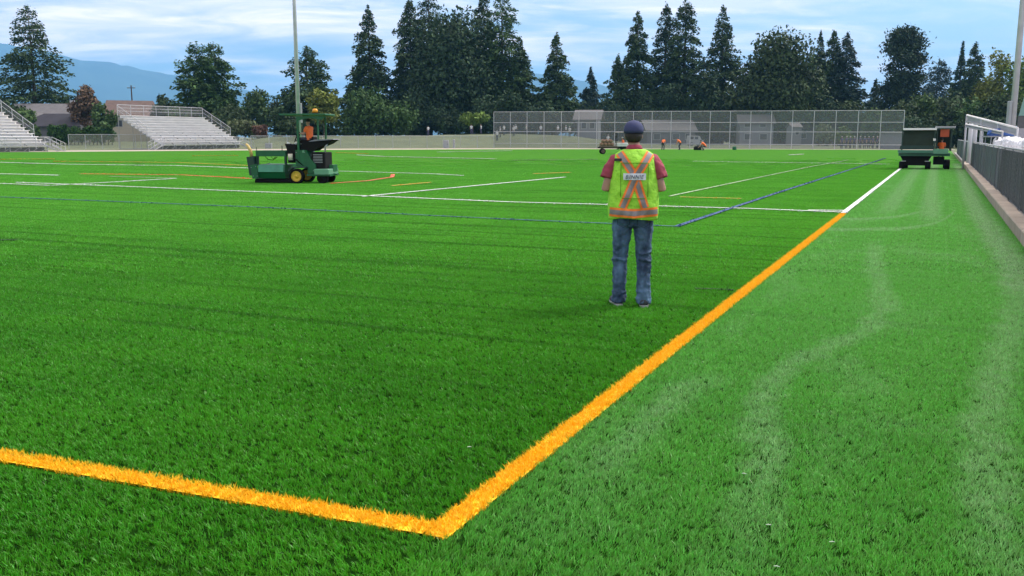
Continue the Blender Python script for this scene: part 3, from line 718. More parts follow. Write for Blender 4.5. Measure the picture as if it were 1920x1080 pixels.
# ------------------------------------------------------------------ chain link
def veil(name, col, fac):
    m = bpy.data.materials.new(name); m.use_nodes = True; ns = m.node_tree.nodes; ls = m.node_tree.links; p = ns['Principled BSDF']
    p.inputs['Base Color'].default_value = (*col, 1); p.inputs['Roughness'].default_value = .6; p.inputs['Metallic'].default_value = .3
    tr = ns.new('ShaderNodeBsdfTransparent'); mx = ns.new('ShaderNodeMixShader')
    co = ns.new('ShaderNodeTexCoord'); no = ns.new('ShaderNodeTexNoise'); no.inputs['Scale'].default_value = .8; ls.new(co.outputs['Object'], no.inputs[0])
    mr = ns.new('ShaderNodeMapRange'); mr.inputs['To Min'].default_value = fac - .06; mr.inputs['To Max'].default_value = fac + .06
    ls.new(no.outputs['Fac'], mr.inputs[0]); ls.new(mr.outputs[0], mx.inputs[0])
    ls.new(tr.outputs[0], mx.inputs[1]); ls.new(p.outputs[0], mx.inputs[2]); ls.new(mx.outputs[0], ns['Material Output'].inputs['Surface']); return m
M_galv = mat('galvanised', (.46, .47, .50), .5, .1, var=.12, scale=2)
M_veil = veil('chain_link', (.19, .215, .215), .46)
M_veil3 = veil('chain_link_thin', (.40, .42, .42), .16)
M_veil2 = veil('chain_link_low', (.36, .39, .33), .34)
def mesh_fence(name, label, cat, a, b, za, zb, n, rails, veil_m, rp=.05, base=-.02):
    """a,b ends; za,zb top heights; n bays"""
    t = thing(name, label, cat, (a.x, a.y, 0)); dv = (b - a); dv.z = 0
    for i in range(n + 1):
        f = i / n; p = dv * f; z = za + (zb - za) * f
        MB().tube([(p.x, p.y, base), (p.x, p.y, z)], rp, 6).build('post', M_galv, t)
        if i < n:
            q = dv * (i + 1) / n; z2 = za + (zb - za) * (i + 1) / n
            mb = MB(); nn = Vector((-dv.y, dv.x, 0)).normalized() * .012
            mb.add([p + nn + Vector((0, 0, base + .05)), q + nn + Vector((0, 0, base + .05)), q + nn + Vector((0, 0, z2 - .02)), p + nn + Vector((0, 0, z - .02))], [(0, 1, 2, 3)])
            mb.build('mesh_panel', veil_m, t)
    for r in rails:
        MB().tube([(0, 0, za * r), (dv.x, dv.y, zb * r)], rp * .8, 6).build('rail', M_galv, t)
    return t
fa = gp(926, 148); fb = gp(1693, 124)
mesh_fence('backstop_fence', 'tall galvanised chain link backstop fence beyond the field', 'fence', fa, fb, zat(210, 148), zat(207, 124), 21, (1, .70, .45, .12), M_veil, .045)
l0 = gp(470, 140); l1 = gp(926, 147.5)
mesh_fence('low_fence', 'low chain link fence along the grass bank from bleacher to backstop', 'fence', l0, l1, 1.82, 1.82, 14, (1,), M_veil2, .04)
l2 = gp(128, 131); l3 = gp(285, 131)
mesh_fence('low_fence', 'low chain link fence closing the gap between both bleachers', 'fence', l2, l3, 2.0, 2.0, 5, (1,), M_veil2, .04)

# ------------------------------------------------------------------ aluminium bleachers across the field
M_alu = mat('aluminium', (.86, .83, .82), .5, .0, var=.10, scale=.8)
M_alud = mat('aluminium_dull', (.33, .345, .36), .5, .2, var=.12, scale=.8)
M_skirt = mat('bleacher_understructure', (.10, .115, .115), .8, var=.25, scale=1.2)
def bleacher(label, y0, y1, xf, rows=11):
    Ln = y1 - y0; t = thing('bleacher', label, 'bleacher', (xf, y0, 0), PI / 2, 'aluminium bleachers across the field')
    z0, rise, tread = 1.0, .355, .66
    for i in range(rows):
        yb = .55 + i * tread; z = z0 + i * rise
        MB().cbox((Ln / 2, yb + .13, z), (Ln, .26, .05), .01).build('seat_plank', M_alu, t)
        MB().box((Ln / 2, yb + .46, z - .38 + rise), (Ln, .36, .05)).build('foot_board', M_alud, t)
        MB().box((Ln / 2, yb + .285, z - .20 + .02), (Ln, .02, .32)).build('riser', M_alu, t)
    W = .55 + rows * tread; zt = z0 + rows * rise
    MB().box((Ln / 2, .25, z0 - .42), (Ln, .62, .06)).build('front_walkway', M_alud, t)
    for k in range(int(Ln / 2.4) + 1):
        x = min(.05 + k * 2.4, Ln - .05); f = MB()
        f.tube([(x, .1, 0), (x, .1, z0 - .45)], .045, 5); f.tube([(x, W, 0), (x, W, zt - .5)], .045, 5); f.tube([(x, .1, .06), (x, W, .06)], .04, 5)
        f.tube([(x, .1, z0 - .5), (x, W, zt - .6)], .05, 5); f.tube([(x, W * .5, 0), (x, W * .5, (z0 + zt) / 2 - .6)], .04, 5)
        f.build('support_frame', M_alud, t)
    b = MB()
    for k in range(int(Ln / 1.2)):
        x = .6 + k * 1.2; b.tube([(x, .16, .05), (x + .9, .2, z0 - .48)], .03, 4)
    b.build('cross_bracing', M_alud, t)
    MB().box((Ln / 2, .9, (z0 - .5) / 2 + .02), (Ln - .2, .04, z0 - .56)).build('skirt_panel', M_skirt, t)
    def rail(pts, nm, h=1.05, nmid=1, spacing=1.9):
        o = MB(); up = Vector((0, 0, h)); pts = [Vector(p) for p in pts]
        o.tube([p + up for p in pts], .032, 6)
        for m_ in range(nmid): o.tube([p + up * ((m_ + 1) / (nmid + 1)) for p in pts], .02, 5)
        for a, c in zip(pts[:-1], pts[1:]):
            n = max(1, int((c - a).length / spacing))
            for i in range(n + 1): q = a.lerp(c, i / n); o.tube([q - Vector((0, 0, .3)), q + up], .03, 5)
        o.build(nm, M_galv, t)
        pv_ = MB()
        for a, c in zip(pts[:-1], pts[1:]): pv_.add([a, c, c + up, a + up], [(0, 1, 2, 3)])
        pv_.build(nm.replace('rail', 'mesh'), M_veil3, t)
    rail([(0, -.06, z0 - .4), (Ln, -.06, z0 - .4)], 'front_rail', 1.05, 1)
    rail([(0, W, zt - .15), (Ln, W, zt - .15)], 'back_rail', 1.25, 2, 2.2)
    rail([(Ln + .04, 2.6, z0 + .9), (Ln + .04, W, zt - .15)], 'side_rail', 1.15, 1, 1.6)
    rail([(-.04, 2.6, z0 + .9), (-.04, W, zt - .15)], 'side_rail', 1.15, 1, 1.6)
    for sgn, xb in ((1, Ln), (-1, 0)):
        s = MB()
        for q in (-.55, .55): s.prism([(xb, z0 - .38), (xb + sgn * 1.5, -.0), (xb + sgn * 1.75, -.0), (xb, z0 - .15)], .25 + q - .03, .25 + q + .03)
        for k in range(4): s.box((xb + sgn * (.2 + k * .38), .25, z0 - .45 - k * .16), (.3, 1.06, .03))
        s.build('stair', M_alud, t)
        for q in (-.58, .58):
            h = MB()
            h.tube([(xb, .25 + q, z0 + .65), (xb + sgn * 1.75, .25 + q, .95)], .03, 6); h.tube([(xb, .25 + q, z0 + .2), (xb + sgn * 1.75, .25 + q, .5)], .022, 5)
            for k in range(4): f = k / 3; h.tube([(xb + sgn * 1.75 * f, .25 + q, (z0 - .4) * (1 - f)), (xb + sgn * 1.75 * f, .25 + q, (z0 + .65) * (1 - f) + .95 * f)], .026, 5)
            h.build('stair_rail', M_galv, t)
    return t
XB = -92.4
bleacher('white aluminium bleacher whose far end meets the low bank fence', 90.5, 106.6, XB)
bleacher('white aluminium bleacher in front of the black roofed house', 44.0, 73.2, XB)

# ------------------------------------------------------------------ houses
M_glass = mat('window_glass', (.05, .06, .075), .15, var=.1)
M_trim = mat('white_trim', (.40, .41, .42), .6)
def house(label, x, dep, w, dp, h, rise, wall, roof, rz=0., windows=(), hip=0., chimney=None, over=.45, zb=None, name='house', cat='house'):
    zb = terrain(x, dep) if zb is None else zb; p = gp(x, dep, zb)
    t = thing(name, label, cat, p, YAW + rz)
    MB().box((0, 0, h / 2 - .3), (w, dp, h + .6)).build('wall', wall, t)
    for s in (-1, 1):
        g = MB(); g.add([(s * (w / 2 - .02), -dp / 2, h), (s * (w / 2 - .02), dp / 2, h), (s * (w / 2 - .02 - hip), 0, h + rise - .12)], [(0, 1, 2)])
        g.build('gable', wall, t)
    r = MB(); ww = w / 2 + over; dd = dp / 2 + over; zl = h - rise * over / (dp / 2); hx = ww - hip
    v = [(-ww, -dd, zl), (ww, -dd, zl), (hx, 0, h + rise), (-hx, 0, h + rise), (-ww, dd, zl), (ww, dd, zl)]
    v2 = [(a, b, c + .16) for a, b, c in v]
    r.add(v + v2, [(0, 1, 2, 3), (3, 2, 5, 4), (6, 9, 8, 7), (9, 10, 11, 8), (0, 6, 7, 1), (4, 5, 11, 10), (0, 3, 9, 6), (3, 4, 10, 9), (1, 7, 8, 2), (2, 8, 11, 5)])
    ro = r.build('roof', roof, t)
    if chimney: MB().box((chimney, .3, h + rise * .9 + .3), (.7, .7, 1.6)).build('chimney', M_trim, ro)
    for (wx, wz, a, c) in windows:
        wd = MB().box((wx, -dp / 2 - .03, wz), (a + .2, .06, c + .2)).build('window', M_trim, t)
        MB().box((wx, -dp / 2 - .065, wz), (a, .02, c)).build('pane', M_glass, wd)
    return t
M_cream = mat('wall_cream', (.50, .46, .37), .8); M_grey = mat('wall_grey', (.13, .135, .15), .8); M_whs = mat('wall_white', (.21, .225, .25), .7)
M_rbrown = mat('roof_brown', (.125, .085, .075), .85, var=.2, scale=1.5); M_rgrey = mat('roof_grey', (.15, .145, .15), .85, var=.15, scale=1.5); M_rblack = mat('roof_black', (.018, .018, .028), .7, var=.3, scale=1)
house('cream house with brown tiled gable roof behind the bleachers', 248, 195, 10.5, 8, 5.2, 3.0, M_cream, M_rbrown, R_(24), [(-2.5, 3.6, 1.2, 1.2), (1.5, 3.6, 1.4, 1.2)], hip=1.2)
house('grey roofed house below the lone broad fir', 95, 182, 12.5, 9, 4.3, 2.9, M_grey, M_rgrey, R_(3), [(-3, 3, 1.4, 1.1), (2, 3, 1.4, 1.1)], chimney=4.5)
house('low black roofed house behind the clipped hedge', 118, 170, 11.5, 9, 2.9, 2.1, M_grey, M_rblack, R_(-4), [(-3, 1.9, 1.2, 1)], hip=3)
house('low grey roofed house beside the black roofed one', 40, 174, 8, 8, 3.3, 1.9, M_grey, M_rgrey, R_(2), [(0, 2.1, 1.4, 1)])
house('white shed with a grey pitched roof behind the backstop', 1104, 172, 3.8, 5, 3.6, 1.4, M_whs, M_rgrey, R_(-12), [(-.6, 2.3, .8, 1.), (.9, 2.3, .8, 1.)], over=.7, name='shed', cat='shed', zb=1.4)
house('grey house with a long roof behind the cap of the man', 1250, 196, 10, 8, 2.9, 2.0, M_grey, M_rgrey, R_(4), [(-3, 1.6, 1.3, 1.1), (1, 1.6, 1.3, 1.1), (3.5, 1.6, 1., 1.1)])
house('pale two storey house below the round broadleaf', 1414, 190, 6.5, 7, 4.3, 1.6, M_whs, M_rgrey, R_(-8), [(-1.8, 4.0, 1.1, .9), (1.2, 4.0, 1.1, .9), (-1.6, 1.6, 1.3, 1.1), (1.4, 1.6, 1.3, 1.1)])
house('dark roofed house at the right of the backstop', 1520, 200, 12, 8, 3.3, 2.3, M_grey, M_rblack, R_(6), [(-3.5, 1.8, 1.4, 1), (2.5, 1.8, 1.4, 1)])
house('narrow white garage end beside the dark roofed house', 1488, 176, 1.7, 4, 3.3, .7, M_whs, M_rgrey, R_(0), [(0, 2.3, .6, .6)], over=.2, name='garage', cat='garage')
# dugout box at the end of the backstop
pd = gp(1673, 130); du_ = thing('dugout', 'grey boxy dugout at the right end of the backstop', 'dugout', (pd.x, pd.y, 0), YAW - .15)
MB().box((0, 0, 1.1), (2.6, 2.2, 2.2)).build('wall', mat('dugout_grey', (.20, .22, .25), .7), du_)
MB().box((0, -.1, 2.27), (3.0, 2.7, .12)).build('roof', M_alud, du_)
# street pole with crossarm behind the brown roof
pu = gp(252, 225); up_ = thing('utility_pole', 'wooden utility pole with crossarm behind the brown roof', 'utility pole', (pu.x, pu.y, .5), YAW)
zt = zat(160, 225)
MB().tube([(0, 0, -.5), (0, 0, zt - .5)], [.22, .15], 8).build('pole', M_bark, up_)
MB().box((0, 0, zt - 1.1), (1.9, .14, .16)).build('crossarm', M_bark, up_)
for s in (-.8, 0, .8):
    MB().tube([(s, 0, zt - 1.02), (s, 0, zt - .78)], .06, 6).build('insulator', M_galv, up_)

# ------------------------------------------------------------------ light poles
def light_pole(label, p, h, r0, r1, sleeve):
    t = thing('light_pole', label, 'light pole', p, YAW)
    MB().tube([(0, 0, 0), (0, 0, h * .5), (0, 0, h)], [r0, (r0 + r1) / 2, r1], 14).build('pole', M_galv, t, True)
    MB().tube([(0, 0, 0), (0, 0, .5)], r0 * 1.7, 12).build('base_collar', M_conc, t)
    MB().cbox((sleeve[0], -.05, sleeve[1]), (sleeve[2], .35, sleeve[3]), .04).build('control_box', M_alud, t)
    MB().box((0, 0, h - .4), (3.4, .18, .18)).build('crossarm', M_galv, t)
    for k in range(5): MB().tube([(-1.5 + k * .75, -.1, h - .15), (-1.5 + k * .75, -.55, h - .4)], [.16, .34], 10).build('floodlight', M_alud, t)
dl = 118.; light_pole('tall galvanised floodlight pole rising behind the green spreader', gp(561, dl), 34, .29, .17, (.34, zat(212, dl), .26, px(36, dl)))
dr = 62.; light_pole('tall galvanised floodlight pole beside the teal building', gp(1896, dr), 24, .21, .13, (-.30, zat(215, dr), .2, px(50, dr)))

# ------------------------------------------------------------------ fence beside the kerb
M_slat = mat('slat_grey', (.072, .090, .100), .6, var=.25, scale=2.5, island=.30)
FY0, FY1, FX = 1.0, 52.0, KX + .30
ft = thing('slatted_fence', 'dark grey slatted chain link fence along the concrete kerb', 'fence', (FX, FY0, 0))
FZ = 1.38
for k in range(18): MB().tube([(.05, k * 3., -.0), (.05, k * 3., FZ + .03)], .035, 8).build('post', M_galv, ft, True)
MB().tube([(.05, 0, FZ), (.05, FY1 - FY0, FZ)], .026, 8).build('top_rail', M_galv, ft, True)
MB().tube([(.05, 0, .27), (.05, FY1 - FY0, .27)], .012, 6).build('bottom_rail', M_galv, ft, True)
sl = MB(); yy = 0.05; q = 0
while yy < FY1 - FY0:
    sl.box((.012 * (q % 2), yy, .765), (.006, .056, 1.13), rnd.uniform(-.25, .25)); yy += .083; q += 1
o = sl.build('privacy_slats', M_slat, ft); o['kind'] = 'stuff'
wv = MB()                                                # woven wire in front of the slats
yy = 0.
while yy < 24:
    wv.tube([(-.015, yy, .25), (-.015, yy + 1.1, FZ)], .0014, 3, False); wv.tube([(-.017, yy + 1.1, .25), (-.017, yy, FZ)], .0014, 3, False); yy += .11
o = wv.build('woven_wire', mat('wire_dark', (.10, .11, .12), .6, .2), ft); o['kind'] = 'stuff'

t2 = thing('slatted_fence', 'far stretch of slatted fence beyond the gate posts', 'fence', (FX, 57., 0))
for k in range(15): MB().tube([(.05, k * 3., 0), (.05, k * 3., FZ + .03)], .035, 6).build('post', M_galv, t2, True)
MB().tube([(.05, 0, FZ), (.05, 42, FZ)], .026, 6).build('top_rail', M_galv, t2)
o = MB(); yy = .05
while yy < 42: o.box((.0, yy, .7), (.006, .11, 1.3), rnd.uniform(-.2, .2)); yy += .13
o = o.build('privacy_slats', M_slat, t2); o['kind'] = 'stuff'
# ------------------------------------------------------------------ aluminium stand, rails and goods behind the fence
M_tarpw = mat('white_sheeting', (.74, .74, .77), .45, var=.12, scale=3, bump=.9, bscale=9)
M_tarpb = mat('blue_tarp', (.05, .13, .42), .5, bump=.8, bscale=8)
gpp = [Vector((3.30, 55.2, 0)), Vector((3.42, 51.6, 0))]
for i, (q, hh) in enumerate(zip(gpp, (2.55, 2.62))):
    t = thing('gate_post', 'thick galvanised gate post at the %s end of the slatted fence' % ('outer' if i == 0 else 'near side of the'), 'post', q)
    t['label'] = ('thick galvanised gate post standing farthest along the kerb' if i == 0 else 'thick galvanised gate post where the slatted fence stops')
    MB().tube([(0, 0, 0), (0, 0, hh)], .11, 12).build('pole', M_galv, t, True)
    MB().ball((0, 0, hh), (.115, .115, .05), 12, 6).build('cap', M_alud, t, True)
# ramp guard rails: (photo pixel, distance) pairs
def guard(label, a, b, n, drop, th):
    t = thing('ramp_rail', label, 'railing', (a.x, a.y, 0)); dv = b - a; o = Vector((0, 0, a.z))
    MB().tube([o, o + dv], th, 8).build('top_rail', M_alu, t, True)
    MB().tube([o - Vector((0, 0, drop)), o + dv - Vector((0, 0, drop))], th * .8, 8).build('middle_rail', M_alud, t, True)
    pn = MB(); k = Vector((.02, .02, 0)); pn.add([o + k, o + dv + k, o + dv + k - Vector((0, 0, drop)), o + k - Vector((0, 0, drop))], [(0, 1, 2, 3)]); pn.build('infill_panel', M_alud, t)
    for i in range(n + 1):
        p = o + dv * (i / n); MB().tube([(p.x, p.y, 0), p], th * .9, 8).build('post', M_galv, t, True)
guard('upper aluminium ramp rail sloping down above the white bundles', A(1813, 216, 49), A(1908, 240, 41), 3, .30, .05)
guard('lower aluminium ramp rail sloping below the upper one', A(1811, 233, 47.5), A(1880, 247, 42), 2, .12, .04)
# long bench deck carrying wrapped bundles
bk = thing('storage_bench', 'long aluminium bench behind the slatted fence carrying white bundles', 'bench', (4.6, 30, 0))
MB().cbox((0, 0, 1.22), (1.3, 38, .08), .02).build('seat', M_alu, bk)
MB().box((.75, -.0, 1.66), (.05, 30, .14)).build('back_rail', M_alud, bk)
for k in range(9): MB().box((.5, -18 + k * 4.5, .6), (.09, .09, 1.16)).build('leg', M_alud, bk)
for k in range(9): MB().box((.75, -14.6 + k * 3.6, 1.45), (.07, .34, .36)).build('bracket', M_alud, bk)
def bundle(label, p, s, m, seed, name='wrapped_bundle', cat='bundle', group=None):
    g = random.Random(seed); mb = MB(); mb.rings([(0, s[0] * .46, s[1] * .47, 0), (s[2] * .25, s[0] * .5, s[1] * .5, 0), (s[2] * .7, s[0] * .48, s[1] * .49, 0), (s[2] * .93, s[0] * .36, s[1] * .40, 0), (s[2], s[0] * .2, s[1] * .25, 0)], 20, 3.)
    vs = [(x + g.uniform(-.035, .035), y + g.uniform(-.035, .035), max(0, z + (g.uniform(-.05, .05) if z > .02 else 0))) for x, y, z in mb.v]; mb.v = vs
    o = mb.build(name, m, None, False, p); return tag(o, label, cat, group)
for k in range(16):
    bundle('white plastic wrapped bundle on the bench behind the slatted fence', (4.55 + rnd.uniform(-.12, .12), 17.5 + k * 2.02 + rnd.uniform(-.15, .15), 1.262), (.85 + rnd.uniform(-.1, .1), 1.75 + rnd.uniform(-.15, .15), .30 + rnd.uniform(-.06, .12)), M_tarpw, 60 + k, group='white bundles on the bench')
pb = A(1876, 254, 43.5)
sb = thing('aluminium_trestle', 'aluminium trestle under the blue tarpaulin beside the ramp rails', 'trestle', (pb.x, pb.y, 0), YAW)
MB().cbox((0, 0, pb.z - .05), (1.4, .7, .06), .01).build('top', M_alud, sb)
for s in (-.6, .6):
    for q in (-.28, .28): MB().tube([(s, q, 0), (s * .92, q * .9, pb.z - .08)], .025, 6).build('leg', M_alud, sb)
bundle('crumpled blue tarpaulin on the trestle under the ramp rails', (pb.x, pb.y, pb.z - .018), (1.15, .6, .30), M_tarpb, 99, 'blue_tarpaulin', 'tarpaulin')
# teal building at the right edge
M_teal = mat('teal_cladding', (.20, .36, .33), .55, var=.06, scale=2); M_dk = mat('dark_cladding', (.11, .11, .115), .7); M_lt = mat('light_block', (.42, .40, .43), .8)
pb = gp(1996, 74); tb = thing('clubhouse', 'teal clad clubhouse with grey block base beyond the right pole', 'building', (pb.x, pb.y, 0), YAW - R_(32))
wd_ = px(165, 74); zz0, zz1, zz2 = zat(240, 74), zat(216, 74), zat(170, 74)
MB().box((0, 2.5, zz0 / 2), (wd_, 5, zz0)).build('block_wall', M_lt, tb)
MB().box((.06, 2.5, (zz0 + zz1) / 2), (wd_ - .1, 4.9, zz1 - zz0 - .01)).build('dark_wall', M_dk, tb)
r = MB(); r.prism([(-wd_ / 2 - .2 + .35, zz1), (wd_ / 2, zz1), (wd_ / 2, zz2 + 1.3), (-wd_ / 2 + .5, zz2)], 0, 5.2); r.build('teal_wall', M_teal, tb)
MB().box((.3, 2.55, zz2 + 1.9), (wd_ * .8, 5.6, .16)).build('roof', M_alud, tb)
# ------------------------------------------------------------------ people
M_skin = mat('skin', (.46, .26, .18), .55, var=.06, scale=20); M_skin2 = mat('skin_tanned', (.36, .20, .13), .55, var=.06, scale=20)
M_hair = mat('hair_dark', (.018, .013, .010), .6, var=.3, scale=60, bump=.5, bscale=120)
M_hiv = mat('hi_vis_orange', (.90, .17, .03), .7, var=.08, scale=8); M_navy = mat('trouser_navy', (.03, .035, .05), .85, var=.2, scale=8)
M_shoe = mat('shoe_dark', (.03, .035, .05), .7); M_sole = mat('shoe_sole', (.35, .36, .36), .7)
M_tee = mat('shirt_white', (.66, .67, .68), .8); M_purple = mat('jersey_purple', (.09, .08, .16), .8); M_capw = mat('cap_white', (.6, .6, .6), .8); M_capd = mat('cap_navy', (.035, .045, .12), .85, var=.15, scale=30)

STAND = dict(pelvis=(0, 0, .95), waist=(0, 0, 1.08), chest=(0, 0, 1.30), shl=(0, 0, 1.43), neck=(0, .01, 1.50), head=(0, .03, 1.65), sh=(.18, 0, 1.42), el=(.25, -.02, 1.13), wr=(.24, .14, .90), hip=(.09, 0, .92), kn=(.105, .02, .50), an=(.115, -.02, .09), toe=(.13, .16, .03))
SEAT = dict(pelvis=(0, 0, .10), waist=(0, -.02, .24), chest=(0, -.01, .43), shl=(0, .0, .56), neck=(0, .02, .63), head=(0, .05, .78), sh=(.18, 0, .55), el=(.23, .10, .30), wr=(.16, .36, .34), hip=(.09, .02, .09), kn=(.12, .44, .13), an=(.12, .44, -.30), toe=(.12, .62, -.36))
STOOP = dict(pelvis=(0, -.12, .90), waist=(0, -.06, 1.02), chest=(0, .10, 1.17), shl=(0, .22, 1.26), neck=(0, .28, 1.30), head=(0, .38, 1.38), sh=(.18, .20, 1.24), el=(.22, .30, .95), wr=(.14, .42, .72), hip=(.09, -.12, .88), kn=(.13, .06, .48), an=(.13, -.04, .09), toe=(.14, .14, .03))
CROUCH = dict(pelvis=(0, -.25, .42), waist=(0, -.18, .54), chest=(0, .0, .72), shl=(0, .12, .82), neck=(0, .18, .87), head=(0, .27, .98), sh=(.18, .10, .80), el=(.22, .30, .55), wr=(.14, .48, .35), hip=(.09, -.23, .42), kn=(.17, .24, .48), an=(.14, -.04, .09), toe=(.15, .15, .03))
def mir(p, s): return (p[0] * s, p[1], p[2])
def lp(a, b, f): return tuple(a[i] + (b[i] - a[i]) * f for i in range(3))
def hand_into(mb, wr, el, s, curl=.6, k=1.):
    """palm, four bent fingers of unequal length and a thumb off its side"""
    w = Vector(wr); d = (w - Vector(el)).normalized(); side = Vector((-s, 0, 0)); side = (side - d * side.dot(d)).normalized(); nrm = d.cross(side) * (1 if s > 0 else -1)
    if nrm.z > 0: nrm = -nrm
    pc = w + d * .05 * k
    mb.tube([w - d * .03, w + d * .01, pc, w + d * .088 * k], [.026 * k, .027 * k, .037 * k, .034 * k], 10, True, .48)
    for i, ln in enumerate((.072, .080, .074, .058)):
        b = w + d * .082 * k + side * ((i - 1.5) * -.0175) * k
        j1 = b + d * ln * .45 * k + nrm * ln * .12 * curl; j2 = j1 + d * ln * .25 * k + nrm * ln * .35 * curl; j3 = j2 + d * ln * .05 * k + nrm * ln * .32 * curl
        mb.tube([b - d * .02, b, j1, j2, j3], [.0095 * k, .0095 * k, .009 * k, .008 * k, .0065 * k], 7)
    b = w + d * .028 * k + side * .028 * k
    mb.tube([b - side * .015, b + side * .014 + d * .024, b + side * .022 + d * .05 + nrm * .012, b + side * .016 + d * .066 + nrm * .02], [.013 * k, .0115 * k, .010 * k, .008 * k], 7)
def head_into(mb, J):
    h = Vector(J['head'])
    mb.ball(h + Vector((0, -.008, .02)), (.077, .096, .098), 16, 12)
    mb.ball(h + Vector((0, .028, -.045)), (.058, .066, .075), 14, 10)
    mb.tube([h + Vector((0, .088, .012)), h + Vector((0, .112, -.022))], [.009, .014], 8)
    mb.ball(h + Vector((0, .090, -.058)), (.024, .010, .008), 8, 6)
    for s in (-1, 1):
        mb.ball(h + Vector((s * .079, -.004, -.008)), (.010, .020, .031), 8, 8)
        mb.ball(h + Vector((s * .030, .083, .022)), (.013, .008, .008), 8, 6)
    n = Vector(J['neck']); mb.tube([n - Vector((0, .0, .07)), n + (h - n) * .25, h - Vector((0, .012, .05))], [.062, .055, .056], 12)
def person(label, loc, rz, J, shirt, trs, hat=None, group=None, vox=.024, scale=1., skin=None, cat='person'):
    t = thing('person', label, cat, loc, rz, group); t.scale = (scale,) * 3
    skin = skin or M_skin
    b = MB(); b.tube([J['pelvis'], J['waist'], J['chest'], J['shl'], J['neck']], [.13, .125, .15, .14, .06], 14, True, .68); head_into(b, J)
    for s in (-1, 1):
        b.tube([mir(J['shl'], s), mir(J['sh'], s), mir(J['el'], s), mir(J['wr'], s)], [.06, .052, .042, .03], 10)
        w = Vector(mir(J['wr'], s)); d = (w - Vector(mir(J['el'], s))).normalized()
        b.tube([w - d * .02, w + d * .06, w + d * .15], [.032, .042, .026], 8, True, .7)
        b.tube([mir(J['hip'], s), mir(J['kn'], s), mir(J['an'], s)], [.08, .052, .04], 10)
    link('body', organic(b, 'body', vox, 2), skin, t)
    c = MB(); c.tube([lp(J['pelvis'], J['waist'], -.3), J['waist'], J['chest'], J['shl'], lp(J['shl'], J['neck'], .75)], [.17, .165, .185, .165, .085], 16, True, .72)
    for s in (-1, 1): c.tube([mir(J['shl'], s), mir(J['sh'], s), lp(mir(J['sh'], s), mir(J['el'], s), .62)], [.09, .082, .07], 10)
    link('shirt', organic(c, 'shirt', vox, 3, .012, .1), shirt, t)
    q = MB(); q.tube([lp(J['pelvis'], J['waist'], .5), J['pelvis'], lp(J['pelvis'], J['hip'], 1.) if False else lp(J['pelvis'], J['waist'], -.45)], [.155, .165, .13], 14, True, .8)
    for s in (-1, 1): q.tube([mir(J['hip'], s), mir(J['kn'], s), lp(mir(J['kn'], s), mir(J['an'], s), .96)], [.098, .075, .068], 12)
    link('trousers', organic(q, 'trousers', vox, 3, .012, .1), trs, t)
    for s in (-1, 1):
        a = Vector(mir(J['an'], s)); e = Vector(mir(J['toe'], s)); f = MB()
        f.tube([a + Vector((0, -.05, -.03)), a + Vector((0, 0, -.02)), lp(a, e, .6), e + Vector((0, .03, .015))], [.045, .052, .046, .028], 10); f.build('shoe', M_shoe, t, True)
    h = Vector(J['head']); hm_ = MB()
    hm_.rings([(h.z + .02, .086, .108, h.y - .012), (h.z + .07, .085, .105, h.y - .012), (h.z + .11, .066, .082, h.y - .012), (h.z + .132, .03, .04, h.y - .012)], 16, 2.)
    if hat:
        hm_.rings([(h.z + .030, .070, .055, h.y + .125), (h.z + .042, .068, .055, h.y + .12)], 14, 2.); hm_.build('cap', hat, t, True)
    else: hm_.build('hair', M_hair, t, True)
    if hat:
        k = MB(); k.rings([(h.z - .05, .060, .060, h.y - .045), (h.z + .0, .082, .085, h.y - .022), (h.z + .03, .081, .09, h.y - .016)], 14, 2.); k.build('hair', M_hair, t, True)
    return t

# ---- the man in the vest
pm = G(1183, 575); rz_m = math.atan2(pm.y - CAM.y, pm.x - CAM.x) - PI / 2
MS = 1.0
man = thing('person', 'person in lime vest with orange cross, jeans and navy cap, standing with back turned', 'person', (pm.x, pm.y, .001), rz_m + .05)
JM = dict(STAND); JM.update(head=(-.008, .045, 1.665), neck=(0, .0, 1.535), shl=(0, -.01, 1.46), chest=(0, 0, 1.33), sh=(.180, -.01, 1.425), el=(.268, -.045, 1.155), wr=(.135, .19, 1.17), hip=(.10, 0, .93), kn=(.112, .03, .51), an=(.117, -.02, .09))
b = MB(); b.tube([JM['pelvis'], JM['waist'], JM['chest'], JM['shl'], JM['neck']], [.14, .135, .16, .15, .06], 20, True, .66); head_into(b, JM)
for s in (-1, 1):
    b.tube([mir(JM['shl'], s), mir(JM['sh'], s), lp(mir(JM['sh'], s), mir(JM['el'], s), .5), mir(JM['el'], s), lp(mir(JM['el'], s), mir(JM['wr'], s), .35), mir(JM['wr'], s)], [.06, .058, .050, .044, .043, .028], 14)
    hand_into(b, mir(JM['wr'], s), mir(JM['el'], s), s)
    fo = .055 if s < 0 else -.01
    b.tube([mir(JM['hip'], s), (s * .106, fo * .2, .66), (s * .113, .012 + fo * .7, .50), (s * .117, fo * .8, .33), (s * .117, -.02 + (.055 if s < 0 else -.01), .09), (s * .118, .03 + (.055 if s < 0 else -.01), .05)], [.075, .060, .048, .044, .036, .036], 12)
link('body', organic(b, 'body', .0085, 3), M_skin2, man)
for s in (-1, 1):
    e = MB(); e.ball((s * .030 + .004, JM['head'][1] + .084, JM['head'][2] + .022), .009, 8, 6); e.build('eye', mat('eye', (.7, .7, .68), .3), man, True)
